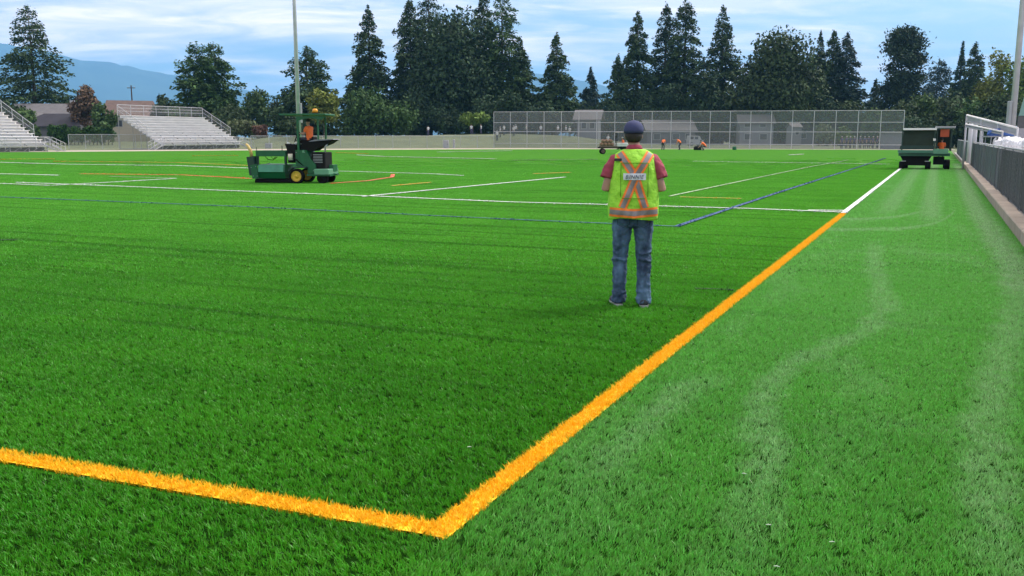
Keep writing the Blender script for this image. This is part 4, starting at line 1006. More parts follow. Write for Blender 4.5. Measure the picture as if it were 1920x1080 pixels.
# t-shirt: collar, torso and loose sleeves
c = MB(); c.tube([(0, 0, .96), (0, 0, 1.1), (0, 0, 1.3), (0, -.01, 1.43), (0, -.005, 1.50), (0, .0, 1.545)], [.185, .185, .19, .185, .10, .072], 20, True, .66)
for s in (-1, 1): c.tube([(s * .10, -.0, 1.44), (s * .178, -.0, 1.425), (s * .238, -.02, 1.335), (s * .264, -.03, 1.258)], [.07, .070, .064, .062], 14, True, 1.18)
M_mar = mat('shirt_maroon', (.30, .045, .075), .85, var=.15, scale=14)
link('t_shirt', organic(c, 't_shirt', .011, 2, .022, .05), M_mar, man)
co = MB(); n = 20; vs = []
for z, r in ((1.515, .088), (1.565, .070), (1.568, .064), (1.51, .078)):
    for k in range(n): a = 2 * PI * k / n; vs.append((r * math.cos(a), .005 + r * .95 * math.sin(a), z + .012 * math.sin(a) * -1))
co.add(vs, [(i * n + k, i * n + (k + 1) % n, (i + 1) % 4 * n + (k + 1) % n, (i + 1) % 4 * n + k) for i in range(4) for k in range(n)]); co.build('collar', M_mar, man, True)
# jeans
M_jean = bpy.data.materials.new('denim'); M_jean.use_nodes = True
def denim():
    ns = M_jean.node_tree.nodes; ls = M_jean.node_tree.links; p = ns['Principled BSDF']; p.inputs['Roughness'].default_value = .85
    co = ns.new('ShaderNodeTexCoord'); mp = ns.new('ShaderNodeMapping'); mp.inputs['Scale'].default_value = (9, 9, 3.2); ls.new(co.outputs['Object'], mp.inputs[0])
    n1 = ns.new('ShaderNodeTexNoise'); n1.inputs['Scale'].default_value = 1; n1.inputs['Detail'].default_value = 5; ls.new(mp.outputs[0], n1.inputs[0])
    cr = ns.new('ShaderNodeValToRGB'); e = cr.color_ramp.elements; e[0].position = .36; e[0].color = (.015, .034, .075, 1); e[1].position = .68; e[1].color = (.105, .190, .320, 1)
    ls.new(n1.outputs['Fac'], cr.inputs[0]); ls.new(cr.outputs[0], p.inputs['Base Color'])
    n2 = ns.new('ShaderNodeTexNoise'); n2.inputs['Scale'].default_value = 320; ls.new(co.outputs['Object'], n2.inputs[0])
    bp = ns.new('ShaderNodeBump'); bp.inputs['Strength'].default_value = .4; bp.inputs['Distance'].default_value = .002; ls.new(n2.outputs['Fac'], bp.inputs['Height']); ls.new(bp.outputs[0], p.inputs['Normal'])
denim()
q = MB(); q.rings([(.80, .178, .120, 0), (.86, .192, .135, -.005), (.94, .195, .135, -.005), (1.02, .180, .115, 0)], 24, 2.3)
for s in (-1, 1):
    fo = .055 if s < 0 else -.01
    q.tube([(s * .098, -.005, .93), (s * .100, -.01, .80), (s * .106, fo * .2, .66), (s * .113, .015 + fo * .7, .50), (s * .117, fo * .8, .33), (s * .119, -.01 + fo, .16), (s * .120, -.008 + fo, .045)], [.088, .098, .084, .073, .068, .066, .071], 20, True, 1.08)
    q.ball((s * .09, -.075, .90), (.085, .075, .10), 14, 10)
    for z in (.055, .10, .15, .47, .54): q.tube([(s * .117 + .066 * math.cos(a), -.005 + fo * (.7 if z > .3 else 1) + .071 * math.sin(a), z + .012 * math.sin(a * 2 + z * 40)) for a in [i * PI / 6 for i in range(-7, 3)]], .011, 6)
jo = link('jeans', organic(q, 'jeans', .009, 2, .034, .055), M_jean, man)
for s in (-1, 1):
    k = MB(); zc = .87
    pts = []
    for (dx, dz) in ((-.058, .055), (.058, .055), (.058, -.045), (0, -.075), (-.058, -.045)): pts.append((s * .095 + dx, -.158 + abs(dx) * .25, zc + dz))
    k.tube(pts + [pts[0]], .003, 4, False); k.build('pocket_seam', mat('denim_stitch', (.012, .02, .035), .9), jo)
for s in (-1, 1):
    sh = MB(); tx = .03 if s < 0 else .02
    sh.tube([(s * .118, -.075, .05), (s * .12, -.03, .055), (s * (.125 + tx * .4), .05, .05), (s * (.135 + tx), .135, .04), (s * (.14 + tx * 1.4), .185, .032)], [.036, .045, .043, .042, .026], 12, True, 1.1)
    fo = .055 if s < 0 else -.01
    sh.v = [(x, y + fo, z) for x, y, z in sh.v]; so_ = sh.build('shoe', M_shoe, man, True)
    sl_ = MB(); sl_.tube([(s * .118, -.085, .016), (s * .122, -.02, .014), (s * (.135 + tx), .13, .014), (s * (.14 + tx * 1.4), .20, .016)], [.034, .044, .046, .028], 10, True, 1.05)
    sl_.v = [(x, y + fo, max(.002, min(z, .030))) for x, y, z in sl_.v]; sl_.build('sole', M_sole, so_)
# cap and hair
hz_ = JM['head'][2]; hy = JM['head'][1]; hx = JM['head'][0]
cp = MB(); cp.rings([(hz_ + .020, .0945, .112, hy - .014, hx), (hz_ + .05, .0955, .113, hy - .014, hx), (hz_ + .085, .090, .106, hy - .014, hx), (hz_ + .115, .073, .086, hy - .012, hx), (hz_ + .135, .045, .054, hy - .01, hx), (hz_ + .142, .012, .015, hy - .01, hx)], 28, 2.)
capo = cp.build('cap', M_capd, man, True)
bi = MB(); bi.rings([(hz_ + .030, .078, .075, hy + .125, hx), (hz_ + .044, .076, .072, hy + .12, hx)], 20, 2.2); bi.build('visor', M_capd, capo, True)
MB().ball((hx, hy - .01, hz_ + .143), (.009, .009, .006), 8, 6).build('button', M_capd, capo, True)
hr = MB(); hr.rings([(hz_ - .065, .050, .040, hy - .052, hx), (hz_ - .045, .070, .062, hy - .046, hx), (hz_ - .012, .084, .088, hy - .026, hx), (hz_ + .03, .086, .100, hy - .016, hx)], 22, 2.2); hr.build('hair', M_hair, man, True)

# vest: a loose shell; its back surface also carries the tapes
VT = [(.872, .236, .168, -.012), (.93, .243, .172, -.012), (1.02, .246, .172, -.010), (1.12, .242, .168, -.008), (1.22, .232, .162, -.008), (1.32, .214, .155, -.010), (1.40, .203, .145, -.014), (1.455, .198, .122, -.015), (1.49, .180, .104, -.012), (1.515, .145, .090, -.008), (1.535, .105, .080, -.004)]
VZ = [q_[0] for q_ in VT]
def vint(z, i): return float(np.interp(z, VZ, [q_[i] for q_ in VT]))
def fold(x, z): return .011 * math.sin(x * 27 + z * 11 + 1.3 * math.sin(z * 9)) * (.45 + .55 * math.cos(z * 7 + x * 3)) + .006 * math.sin(z * 34 + x * 19) + .005 * math.sin(x * 58 - z * 31 + 2 * math.sin(x * 11))
EXV = 2.7
def vback(x, z, off=.004):
    a, bb, cy = vint(z, 1), vint(z, 2), vint(z, 3); f = min(abs(x) / a, .985)
    return Vector((x, cy - bb * (1 - f ** EXV) ** (1 / EXV) - off + fold(x, z) * (1 - f ** 4), z))
vm = MB(); n = 64; nz = 46; vs = []
for j in range(nz):
    z = VZ[0] + (VZ[-1] - VZ[0]) * j / (nz - 1); a, bb, cy = vint(z, 1), vint(z, 2), vint(z, 3)
    for k in range(n):
        t_ = 2 * PI * k / n; cs, sn = math.cos(t_), math.sin(t_); x = a * math.copysign(abs(cs) ** (2 / EXV), cs); y = bb * math.copysign(abs(sn) ** (2 / EXV), sn)
        fz = .010 * math.sin(t_ * 3 + 1) if j == 0 else 0
        vs.append((x, cy + y + fold(x, z) * (1 - min(abs(x) / a, 1) ** 4) * (1 if y < 0 else -1), z + fz))
vm.add(vs, [(j * n + k, j * n + (k + 1) % n, (j + 1) * n + (k + 1) % n, (j + 1) * n + k) for j in range(nz - 1) for k in range(n)])
M_lime = mat('vest_lime', (.33, .72, .045), .75, var=.16, scale=9, bump=1., bscale=22)
M_vor = mat('vest_orange', (.92, .22, .03), .7, var=.08, scale=12); M_silver = mat('vest_silver', (.24, .215, .22), .5, .1, var=.10, scale=20)
vest = vm.build('vest', M_lime, man, True)
sd_ = vest.modifiers.new('thickness', 'SOLIDIFY'); sd_.thickness = .004; sd_.offset = -1
def tape(name, path, wd, m, off, parent, nn=22, nw=5):
    """band laid on the back of the vest along (x,z) points"""
    P = [Vector((p[0], p[1])) for p in path]; acc = [0]
    for a, c_ in zip(P[:-1], P[1:]): acc.append(acc[-1] + (c_ - a).length)
    o = MB(); vs = []
    for i in range(nn + 1):
        d = acc[-1] * i / nn; k = max(j for j in range(len(acc)) if acc[j] <= d + 1e-9); k = min(k, len(P) - 2)
        f = (d - acc[k]) / max(acc[k + 1] - acc[k], 1e-6); c_ = P[k].lerp(P[k + 1], f); u = (P[min(k + 1, len(P) - 1)] - P[k]).normalized(); nv = Vector((-u.y, u.x))
        for w_ in range(nw): q_ = c_ + nv * wd * (w_ / (nw - 1) - .5); vs.append(vback(q_.x, q_.y, off))
    o.add(vs, [(i * nw + w_, i * nw + w_ + 1, (i + 1) * nw + w_ + 1, (i + 1) * nw + w_) for i in range(nn) for w_ in range(nw - 1)])
    return o.build(name, m, parent, True)
S_ = .00508
def vx(x, y): return ((x - 1188.5) * S_, (577 - y) * S_ + .015)
cA = [vx(1160, 284.5), vx(1190, 329), vx(1209, 386)]; cB = [vx(1218, 284.5), vx(1190, 329), vx(1167, 386)]
for k, pth in enumerate((cA, cB)):
    ob = tape('orange_band', pth, .082, M_vor, .0065 + k * .004, vest); tape('reflective_strip', pth, .042, M_silver, .0090 + k * .004, ob)
hb = [vx(1143.5, 394), vx(1188, 396.5), vx(1233.5, 393)]
ob = tape('orange_band', hb, .088, M_vor, .015, vest, 40); tape('reflective_strip', hb, .045, M_silver, .0175, ob, 40)
M_seamv = mat('vest_seam', (.10, .26, .01), .9)
for pth in ([vx(1163, 303), vx(1163, 366)], [vx(1213.5, 303), vx(1213.5, 366)], [vx(1163, 303), vx(1213.5, 303)], [vx(1166, 368.5), vx(1209, 368.5)]): tape('seam', pth, .007, M_seamv, .0175, vest, 16, 3)
M_pat = mat('logo_patch', (.62, .66, .70), .6, var=.04)
lg = tape('logo_patch', [vx(1167.5, 328), vx(1209.5, 328)], .062, M_pat, .020, vest, 18)
def letters(txt, x0, m):
    cu = bpy.data.curves.new('lettering', 'FONT'); cu.body = txt; cu.size = .050; cu.shear = .22; cu.offset = .0004; cu.space_character = 1.08
    o = bpy.data.objects.new('tmp_text', cu); C.objects.link(o)
    me = bpy.data.meshes.new_from_object(o.evaluated_get(bpy.context.evaluated_depsgraph_get())); bpy.data.objects.remove(o)
    w_ = max(v.co.x for v in me.vertices); zc = vx(0, 328)[1] - .0185
    for v in me.vertices: v.co = vback(x0 + v.co.x, zc + v.co.y, .036)
    link('lettering', me, m, lg); return w_
x0 = vx(1170.8, 0)[0]; wB = letters('B', x0, mat('logo_teal', (.006, .07, .08), .6)); letters('INNIE', x0 + wB + .005, mat('logo_navy', (.015, .02, .05), .6))
rc = MB(); p_ = vback(*vx(1158, 297), .014); rc.cbox((p_.x, p_.y, p_.z), (.075, .03, .026), .006); rc.build('radio_clip', mat('black_plastic', (.012, .012, .014), .4), man)

# ------------------------------------------------------------------ vehicles
M_gr = mat('machine_green', (.004, .100, .034), .45, var=.18, scale=5); M_grl = mat('machine_green_pale', (.12, .31, .19), .4, var=.12, scale=5)
M_blk = mat('machine_black', (.0035, .0035, .004), .75, spec=.25, var=.3, scale=6); M_tyre = mat('tyre', (.006, .006, .0065), .9, spec=.2, bump=.5, bscale=30); M_rim = mat('rim_yellow', (.60, .40, .03), .5, var=.15, scale=8)
M_amber = mat('beacon_amber', (.85, .36, .03), .3); M_dteal = mat('machine_teal_dark', (.010, .038, .032), .5, var=.2, scale=6); M_cream_m = mat('machine_cream', (.60, .56, .44), .5); M_lever = mat('lever_yellow', (.62, .44, .14), .5, var=.2, scale=8)
def wheel(parent, c, r, wd, rim, axis='y', name='wheel'):
    """tyre with rounded shoulders, dished rim and hub; axis is the axle"""
    def lathe(prof, n=28):
        o = MB(); vs = []
        for k in range(n):
            a = 2 * PI * k / n
            for (rr, w_) in prof:
                v = (rr * math.cos(a), w_, rr * math.sin(a)) if axis == 'y' else (w_, rr * math.cos(a), rr * math.sin(a)); vs.append((c[0] + v[0], c[1] + v[1], c[2] + v[2]))
        m_ = len(prof); o.add(vs, [(k * m_ + i, ((k + 1) % n) * m_ + i, ((k + 1) % n) * m_ + i + 1, k * m_ + i + 1) for k in range(n) for i in range(m_ - 1)]); return o
    h = wd / 2; rr = r * .70
    ty = lathe([(rr, -h * .8), (r * .82, -h), (r * .95, -h * .85), (r, -h * .5), (r * .985, 0), (r, h * .5), (r * .95, h * .85), (r * .82, h), (rr, h * .8)]).build(name, M_tyre, parent, True)
    lathe([(.005, -h * .62), (r * .16, -h * .62), (r * .2, -h * .45), (r * .48, -h * .45), (rr + .01, -h * .78), (rr + .01, h * .78), (r * .48, h * .45), (r * .2, h * .45), (r * .16, h * .62), (.005, h * .62)]).build('rim', rim, ty, True)
    return ty

# ---- green turf spreader with roof, side on
dS = 33.6; K = dS / FH; cS = G(556, 343)
sp_ = thing('turf_spreader', 'green self propelled turf spreader with roof and yellow wheel hubs on the field', 'machine', (cS.x, cS.y, 0), YAW - R_(6))
def sx_(x): return (x - 556) * K
def sz_(y): return (343.5 - y) * K
def cxp(x): return sx_(460 + x / 10.105)
def czp(y): return sz_(260 + y / 10.105)
# hopper with sloping front, end plates and brush
hop = MB(); hop.prism([(-.62, czp(485)), (-.66, czp(620)), (-.58, czp(745)), (.50, czp(745)), (.56, czp(485))], cxp(345), cxp(868), 'x'); hop.build('hopper', M_gr, sp_)
hf = MB(); x0_, x1_ = cxp(350), cxp(845); hf.add([(x0_, -.632, czp(492)), (x1_, -.632, czp(492)), (x1_, -.688, czp(622)), (x0_ + .02, -.688, czp(622))], [(0, 1, 2, 3)]); hf.build('hopper_flap', mat('machine_green_mid', (.05, .26, .16), .4, var=.25, scale=4), sp_)
for yy_ in (-.70, .62): MB().prism([(cxp(205), czp(500)), (cxp(335), czp(470)), (cxp(365), czp(745)), (cxp(245), czp(750))], yy_, yy_ + .04).build('end_plate', M_gr, sp_)
br = MB(); br.tube([(cxp(250), -.45, .075), (cxp(1000), -.45, .075)], .072, 12); br.build('brush', M_blk, sp_)
br = MB(); br.box(((cxp(260) + cxp(980)) / 2, 0, .12), (cxp(980) - cxp(260), 1.0, .1)); br.build('under_tray', M_blk, sp_)
MB().prism([(cxp(122), czp(345)), (cxp(258), czp(330)), (cxp(262), czp(560)), (cxp(215), czp(690)), (cxp(165), czp(690))], -.60, -.30).build('side_bracket', M_dteal, sp_)
lv = MB(); lv.tube([(cxp(195), -.45, czp(335)), (cxp(180), -.46, czp(230)), (cxp(140), -.46, czp(150)), (cxp(95), -.44, czp(105))], [.055, .06, .055, .04], 10); lv.build('lever', M_lever, sp_, True)
MB().box(((cxp(268) + cxp(850)) / 2, -.35, (czp(228) + czp(335)) / 2), (cxp(850) - cxp(268), .12, czp(228) - czp(335))).build('upper_beam', M_gr, sp_)
MB().box(((cxp(268) + cxp(850)) / 2, .40, (czp(228) + czp(335)) / 2), (cxp(850) - cxp(268), .12, czp(228) - czp(335))).build('upper_beam', M_gr, sp_)
for x_ in (290, 840): MB().box((cxp(x_), -.35, (czp(330) + czp(500)) / 2), (.07, .1, czp(330) - czp(500) + .05)).build('strut', M_dteal, sp_)
MB().tube([(cxp(277), -.36, czp(230)), (cxp(277), -.36, czp(165))], .012, 6).build('marker_rod', M_dteal, sp_)
MB().tube([(cxp(778), -.36, czp(230)), (cxp(778), -.36, czp(135))], .014, 6).build('marker_rod', M_blk, sp_)
MB().tube([(cxp(440), -.36, czp(340)), (cxp(500), -.37, czp(395)), (cxp(590), -.37, czp(405)), (cxp(680), -.36, czp(345))], .012, 6).build('hose', M_blk, sp_, True)
MB().tube([(cxp(560), -.38, czp(340)), (cxp(600), -.39, czp(380)), (cxp(650), -.38, czp(345))], .010, 6).build('hose', M_blk, sp_, True)
# control column, lamps and canister
MB().prism([(cxp(845), czp(95)), (cxp(1075), czp(115)), (cxp(1050), czp(300)), (cxp(1020), czp(455)), (cxp(900), czp(455)), (cxp(880), czp(200))], -.42, .12).build('control_column', M_blk, sp_)
MB().tube([(cxp(965), -.50, czp(405)), (cxp(960), -.50, czp(285))], .085, 14).build('filter_canister', M_cream_m, sp_, True)
for x_ in (905, 1048): MB().ball((cxp(x_), -.36, czp(92)), (.055, .05, .045), 12, 8).build('work_lamp', mat('lamp_white', (.7, .7, .68), .3), sp_, True)
MB().tube([(cxp(990), -.2, czp(110)), (cxp(1020), -.2, czp(0)), (cxp(1060), -.2, czp(-30))], .018, 6).build('steering_column', M_blk, sp_)
st_ = MB(); stc = Vector((cxp(1065), -.2, czp(-40))); st_.tube([stc + Vector((.05 * math.cos(a), .17 * math.sin(a), .16 * math.cos(a))) for a in [i * PI / 9 for i in range(19)]], .014, 6, False); st_.build('steering_wheel', M_blk, sp_, True)
# body, deck, engine
MB().prism([(cxp(1060), czp(215)), (cxp(1262), czp(215)), (cxp(1350), czp(380)), (cxp(1445), czp(490)), (cxp(1445), czp(655)), (cxp(1290), czp(655)), (cxp(1285), czp(525)), (cxp(1060), czp(525))], -.50, .45).build('body', M_gr, sp_)
MB().prism([(cxp(940), czp(600)), (cxp(1000), czp(530)), (cxp(1280), czp(520)), (cxp(1290), czp(545)), (cxp(1020), czp(555)), (cxp(965), czp(615))], -.72, -.44).build('fender', M_dteal, sp_)
MB().box((cxp(1217), -.515, czp(245)), (.08, .02, .08)).build('warning_decal', M_grl, sp_)
MB().cbox(((cxp(1350) + cxp(1620)) / 2, 0, (czp(255) + czp(560)) / 2), (cxp(1620) - cxp(1350), .86, czp(255) - czp(560)), .03).build('engine_cover', M_blk, sp_)
MB().prism([(cxp(1140), czp(110)), (cxp(1300), czp(60)), (cxp(1785), czp(22)), (cxp(1660), czp(100)), (cxp(1490), czp(165)), (cxp(1380), czp(235)), (cxp(1290), czp(235)), (cxp(1150), czp(205))], -.34, .36).build('hood', M_blk, sp_)
MB().prism([(cxp(1300), czp(55)), (cxp(1420), czp(20)), (cxp(1770), czp(10)), (cxp(1785), czp(20)), (cxp(1330), czp(58))], -.38, .40).build('hood_top_panel', mat('hood_grey', (.22, .22, .27), .35), sp_)
MB().cbox(((cxp(1440) + cxp(1725)) / 2, -.10, (czp(565) + czp(665)) / 2), (cxp(1725) - cxp(1440), 1.2, czp(565) - czp(665)), .02).build('rear_box', M_grl, sp_)
MB().box(((cxp(1290) + cxp(1740)) / 2, -.08, (czp(660) + czp(700)) / 2), (cxp(1740) - cxp(1290), 1.1, .07)).build('chassis', M_gr, sp_)
MB().box((cxp(1690), .1, (czp(495) + czp(620)) / 2), (.16, .5, czp(495) - czp(620))).build('tool_bin', M_gr, sp_)
MB().tube([(cxp(1725), -.1, czp(665)), (cxp(1800), -.1, czp(680))], .03, 8).build('hitch', M_gr, sp_)
wr_ = .27
for yy_ in (-.62, .58): wheel(sp_, (cxp(1100), yy_, wr_), wr_, .26, M_rim)
for yy_ in (-.45, .42): wheel(sp_, (cxp(1565), yy_, .20), .20, .22, M_blk)
MB().tube([(cxp(1600), -.30, czp(300)), (cxp(1610), -.30, czp(150)), (cxp(1650), -.30, czp(110))], .03, 8).build('exhaust_pipe', M_alud, sp_, True)
for k in range(6): MB().box((cxp(1480), -.437, czp(300) - k * .055), (.34, .012, .018)).build('grille_slat', M_alud, sp_)
for k, (a_, b_) in enumerate(((1075, 330), (1110, 360), (1150, 395))): MB().tube([(cxp(a_ - 120), -.44, czp(b_ - 90)), (cxp(a_ - 40), -.53, czp(b_ + 40)), (cxp(a_ + 60), -.52, czp(b_ + 110))], .012, 6).build('hose', M_blk, sp_, True)
for x_, z_ in ((230, 540), (320, 520), (260, 700), (340, 700), (1080, 260), (1240, 260), (1400, 600)): MB().tube([(cxp(x_), -.70 if x_ < 400 else -.50, czp(z_)), (cxp(x_), -.725 if x_ < 400 else -.525, czp(z_))], .014, 6).build('bolt', M_alud, sp_)
# seat and roof
MB().cbox((cxp(1230), .0, czp(60)), (.45, .5, .12), .03).build('seat', M_blk, sp_)
MB().cbox((cxp(1340), .05, czp(20)), (.08, .44, .2), .03).build('seat_back', M_blk, sp_)
for (x_, yy_) in ((571, -.48), (571, .44), (609, -.46), (609, .44)): MB().box((sx_(x_), yy_, (sz_(219) + sz_(262 if x_ > 600 else 300)) / 2), (.07 if x_ < 600 else .05, .06, sz_(219) - sz_(262 if x_ > 600 else 300))).build('roof_post', M_gr, sp_)
MB().cbox(((sx_(538) + sx_(626)) / 2, 0, sz_(216.0)), (sx_(626) - sx_(538), 1.2, .05), .015).build('roof', M_gr, sp_)
MB().prism([(sx_(567), sz_(219)), (sx_(625), sz_(219)), (sx_(618), sz_(226)), (sx_(592), sz_(222.5)), (sx_(574), sz_(227))], -.52, -.46).build('roof_gusset', M_gr, sp_)
bc = MB(); bc.tube([(sx_(597), 0, sz_(214)), (sx_(597), 0, sz_(212))], .12, 12); be = bc.build('beacon_base', M_blk, sp_); MB().rings([(sz_(212), .10, .10, 0, sx_(597)), (sz_(207), .095, .095, 0, sx_(597)), (sz_(205), .06, .06, 0, sx_(597))], 14, 2.).build('beacon', M_amber, be, True)
ps = sp_.matrix_basis @ Vector((cxp(1230), 0, czp(60) + .065)) if False else Vector((cS.x, cS.y, 0)) + Matrix.Rotation(YAW - R_(6), 3, 'Z') @ Vector((sx_(585), -.05, czp(60) + .0))
person('person in orange shirt seated under the roof of the green spreader', ps, YAW - R_(6) + R_(70), SEAT, M_hiv, M_navy, None, None, .018, .88)

# ---- dark green hopper machine at the kerb, seen from behind
cT = G(1731, 318); dT = 47.8; KT = dT / FH
mt = thing('hopper_machine', 'dark green hopper machine with orange rear sign driving beside the white sideline', 'machine', (cT.x, cT.y, 0), R_(1.5))
def tx_(x): return (1670 + x / 10.285 - 1731) * KT
def tz_(y): return (318.3 - (225 + y / 10.285)) * KT
M_gdk = mat('curtain_dark_green', (.020, .034, .022), .8, var=.25, scale=3); M_gfr = mat('machine_deck_green', (.02, .11, .06), .45, var=.15, scale=4)
MB().prism([(tx_(240), tz_(215)), (tx_(800), tz_(205)), (tx_(770), tz_(565)), (tx_(215), tz_(565))], .12, 2.2).build('hopper', M_gdk, mt)
MB().box(((tx_(225) + tx_(815)) / 2, 1.1, tz_(185)), (tx_(815) - tx_(225), 2.4, .10)).build('hopper_rim', M_alu, mt)
for x_ in (220, 792): MB().box((tx_(x_), .06, (tz_(200) + tz_(590)) / 2), (.07, .07, tz_(200) - tz_(590))).build('corner_post', M_dteal, mt)
MB().prism([(tx_(190), tz_(500)), (tx_(800), tz_(500)), (tx_(800), tz_(575)), (tx_(180), tz_(575))], .02, .10).build('tail_gate', M_dteal, mt)
MB().box(((tx_(150) + tx_(785)) / 2, .0, (tz_(585) + tz_(638)) / 2), (tx_(785) - tx_(150), .16, tz_(585) - tz_(638))).build('rear_beam', mat('machine_beam_green', (.06, .20, .13), .4), mt)
MB().box(((tx_(788) + tx_(1045)) / 2, .02, (tz_(562) + tz_(655)) / 2), (tx_(1045) - tx_(788), .22, tz_(562) - tz_(655))).build('rear_box', M_grl, mt)
MB().box(((tx_(165) + tx_(1080)) / 2, 1.15, (tz_(645) + tz_(700)) / 2), (tx_(1080) - tx_(165), 2.2, tz_(645) - tz_(700))).build('chassis', M_gfr, mt)
MB().prism([(tx_(200), tz_(705)), (tx_(760), tz_(705)), (tx_(660), tz_(885)), (tx_(300), tz_(885))], .25, 1.6).build('spreader_chute', M_blk, mt)
MB().box(((tx_(800) + tx_(990)) / 2, .9, tz_(790)), (tx_(990) - tx_(800), 1.0, .40)).build('engine_block', M_blk, mt)
for x_ in (262, 690): MB().box((tx_(x_), .12, tz_(800)), (.24, .10, .04)).build('axle_plate', M_alud, mt)
for x_, yy_, r_ in ((235, .35, .20), (706, .35, .22), (1045, .6, .26), (300, 2.0, .2), (1045, 2.2, .24)):
    wheel(mt, (tx_(x_), yy_, r_), r_, .27, M_blk, 'x')
for x_ in (835, 1085): 
    for yy_ in (.15, 1.5): MB().box((tx_(x_), yy_, (tz_(180) + tz_(600)) / 2), (.06, .06, tz_(180) - tz_(600))).build('roof_post', M_dteal, mt)
MB().cbox(((tx_(800) + tx_(1140)) / 2, .85, tz_(152)), (tx_(1140) - tx_(800), 1.75, .09), .02).build('roof', M_alud, mt)
MB().box((tx_(965), 1.62, (tz_(200) + tz_(560)) / 2), (tx_(1085) - tx_(845), .04, tz_(200) - tz_(560))).build('front_screen', M_gdk, mt)
MB().box((tx_(962), .10, tz_(262)), (tx_(1040) - tx_(885), .03, tz_(190) - tz_(335))).build('rear_sign', mat('sign_orange', (.42, .075, .025), .7), mt)
MB().cbox((tx_(930), .75, tz_(585)), (.52, .5, .10), .03).build('seat', M_blk, mt)
MB().cbox((tx_(788), .06, tz_(385)), (.12, .08, .13), .02).build('work_lamp', M_alu, mt)
pt_ = Vector((cT.x, cT.y, 0)) + Matrix.Rotation(R_(1.5), 3, 'Z') @ Vector((tx_(928), .62, tz_(585) - .08))
person('person in orange shirt driving the dark green hopper machine', pt_, R_(1.5), SEAT, M_hiv, M_navy, None, None, .018, .74)

# ---- utility cart carrying brown rolls beyond the man
dC = 92.; cC = gp(1150, dC); KC = dC / FH
ct = thing('utility_cart', 'brown loaded utility cart with grey roof partly behind the man', 'cart', (cC.x, cC.y, 0), YAW)
def ux_(x): return (x - 1150) * KC
def uz_(y): return max(0, CAMH + (HORY - y) * KC)
M_brn = mat('load_brown', (.26, .15, .10), .8, var=.35, scale=6); M_bed = mat('cart_bed_brown', (.12, .085, .065), .7, var=.2, scale=5)
MB().cbox(((ux_(1124) + ux_(1157)) / 2, 0, .72), (ux_(1157) - ux_(1124), 1.3, .16), .03).build('cargo_bed', M_bed, ct)
MB().box((ux_(1152), 0, .62), (3.2, .8, .14)).build('chassis', M_blk, ct)
MB().cbox((ux_(1166), 0, .92), (ux_(1178) - ux_(1156), 1.25, .34), .06).build('hood', mat('cart_white', (.60, .60, .60), .5), ct)
MB().cbox((ux_(1168), .1, .62), (.5, 1.1, .3), .03).build('seat_base', M_blk, ct)
for x_ in (1155.5, 1181): MB().box((ux_(x_), -.55, 1.5), (.06, .06, 1.3)).build('roof_post', M_blk, ct); MB().box((ux_(x_), .55, 1.5), (.06, .06, 1.3)).build('roof_post', M_blk, ct)
MB().cbox((ux_(1168), 0, 2.12), (ux_(1183) - ux_(1154), 1.4, .10), .04).build('roof', mat('cart_roof', (.33, .28, .27), .6), ct)
for x_ in (1130, 1171):
    for yy_ in (-.55, .55): wheel(ct, (ux_(x_), yy_, .27), .27, .2, M_bed)
for i, (x_, z_) in enumerate([(1128, .80), (1134.5, .80), (1141, .80), (1147.5, .80), (1131.2, 1.10), (1138, 1.10), (1144.5, 1.10)]):
    o = MB().tube([(0, -.62, .16), (0, 0, .165), (0, .62, .16)], .165, 12).build('turf_roll', M_brn, None, True, Vector((cC.x, cC.y, 0)) + Matrix.Rotation(YAW, 3, 'Z') @ Vector((ux_(x_), 0, z_ - .0)), YAW)
    tag(o, 'brown rolled turf bundle stacked in the cart bed', 'roll', 'brown rolls stacked in the cart bed')
pc_ = Vector((cC.x, cC.y, 0)) + Matrix.Rotation(YAW, 3, 'Z') @ Vector((ux_(1168.5), .1, .80))
person('person in orange shirt riding the brown loaded cart', pc_, YAW + R_(80), SEAT, M_hiv, M_navy, M_capw, None, .022, .95)

# ---- people on the far edge of the turf
person('person in orange shirt bending over, first in the line along the far turf edge', G(1243, 281.3), YAW - .5, STOOP, M_hiv, M_navy, None, None, .022)
person('person in orange shirt standing sideways between the bending and the crouching worker', G(1274, 281), YAW + 1.2, STOOP, M_hiv, M_navy, None, None, .022)
person('person in orange shirt crouching beside a black bag at the far turf edge', G(1318.5, 282), YAW + 1.4, CROUCH, M_hiv, M_navy, None, None, .022, 1.15)
pbag = G(1308, 281.5); o = bundle('black tool bag lying in front of the crouching worker', (pbag.x, pbag.y, 0), (1.0, .6, .5), M_blk, 71, 'tool_bag', 'bag')
pbag = G(1377, 281); o = bundle('small green sack alone on the far turf edge', (pbag.x, pbag.y, 0), (.5, .5, .45), M_gr, 72, 'green_sack', 'sack')
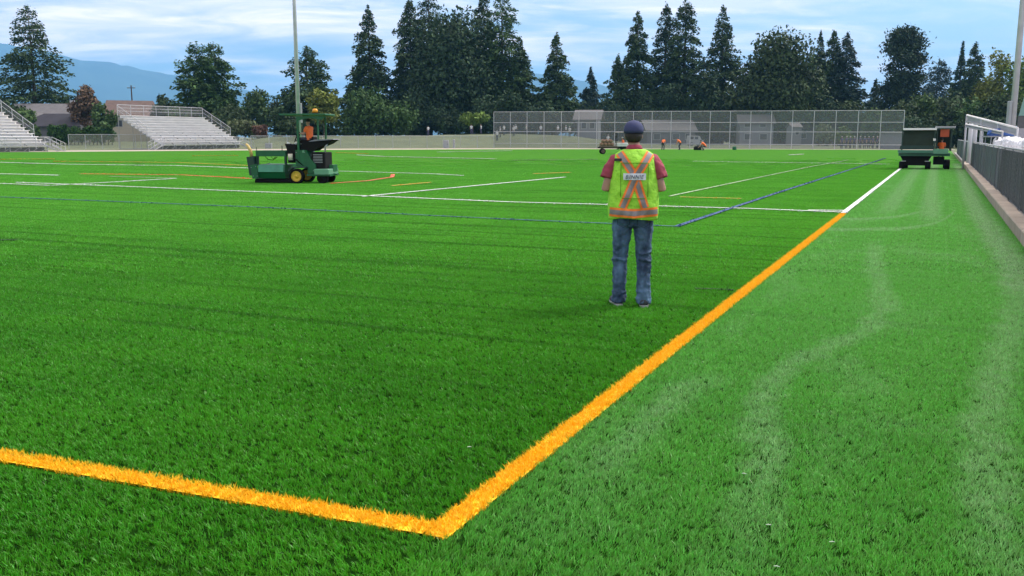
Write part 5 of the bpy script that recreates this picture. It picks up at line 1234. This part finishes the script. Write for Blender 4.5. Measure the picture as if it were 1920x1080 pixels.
# utility boxes on the bank
def cabinet(label, x, dep, w_, h_, m):
    p = gp(x, dep, max(0., terrain(x, dep))); t = thing('utility_cabinet', label, 'cabinet', p, YAW)
    MB().cbox((0, 0, h_ / 2), (w_, .6, h_), .03).build('housing', m, t); MB().box((0, -.312, h_ * .52), (w_ * .84, .02, h_ * .8)).build('door', M_alud, t); MB().box((w_ * .3, -.33, h_ * .5), (.05, .03, .16)).build('handle', M_blk, t)
cabinet('grey cabinet at the foot of the bank behind the spreader lever', 503, 138, .95, .75, M_alud)
cabinet('white cabinet by the bank fence below the umbrella tree', 836, 141, .85, 1.2, M_trim)
cabinet('slim pale cabinet beside the white cabinet', 851, 141, .3, 1.3, M_trim)
# spectators seen through the backstop and near the umbrella tree
def crowd(spots, proto_args, label, group):
    pr = None
    for i, (x, y, dep, rz) in enumerate(spots):
        p = gp(x, dep, max(0, terrain(x, dep)))
        if y is not None: p.z = max(p.z, zat(y, dep))
        if pr is None: pr = person(label, p, rz, *proto_args, group, .03); o = pr
        else: o = copy_tree(pr); o.location = p; o.rotation_euler = (0, 0, rz)
crowd([(932, None, 160, .4), (938, None, 163, 2.2), (945, None, 165, 1.), (963, None, 164, 3.), (967, None, 166, .3), (987, None, 170, 2.), (1014, None, 166, .2), (1046, None, 170, 1.), (1061, None, 166, 2.), (1068, None, 164, 3), (1140, None, 156, .5)],
      (STAND, M_tee, M_navy, M_capw), 'person in white shirt standing behind the backstop fence', 'spectators in white behind the backstop')
crowd([(884, None, 166, .4), (902, None, 167, 2.0), (803, None, 172, 1.)], (STAND, M_tee, M_purple, None), 'person in pale shirt near the umbrella shaped tree', 'spectators near the umbrella tree')
crowd([(1578 + i * 8.6 + rnd.uniform(-2, 2), None, 136 + rnd.uniform(0, 3), rnd.uniform(2.2, 4.2)) for i in range(10)], (STAND, M_purple, M_navy, M_capw), 'player in dark purple jersey lined up by the dugout', 'players in purple by the dugout')
# parked white van behind the backstop
pv_ = gp(1303, 168, max(0, terrain(1303, 168))); vn = thing('parked_van', 'white van parked behind the backstop right of the man', 'van', pv_, YAW + .1)
MB().prism([(-1.3, .35), (1.3, .35), (1.35, .95), (.95, 1.05), (.65, 1.75), (-1.2, 1.8), (-1.32, 1.0)], -.85, .85).build('body', M_trim, vn)
for x_ in (-.8, .05): MB().box((x_, -.865, 1.38), (.62, .02, .45)).build('window', M_glass, vn)
for x_ in (-.8, .85):
    for yy_ in (-.78, .78): wheel(vn, (x_, yy_, .31), .31, .2, M_alud)
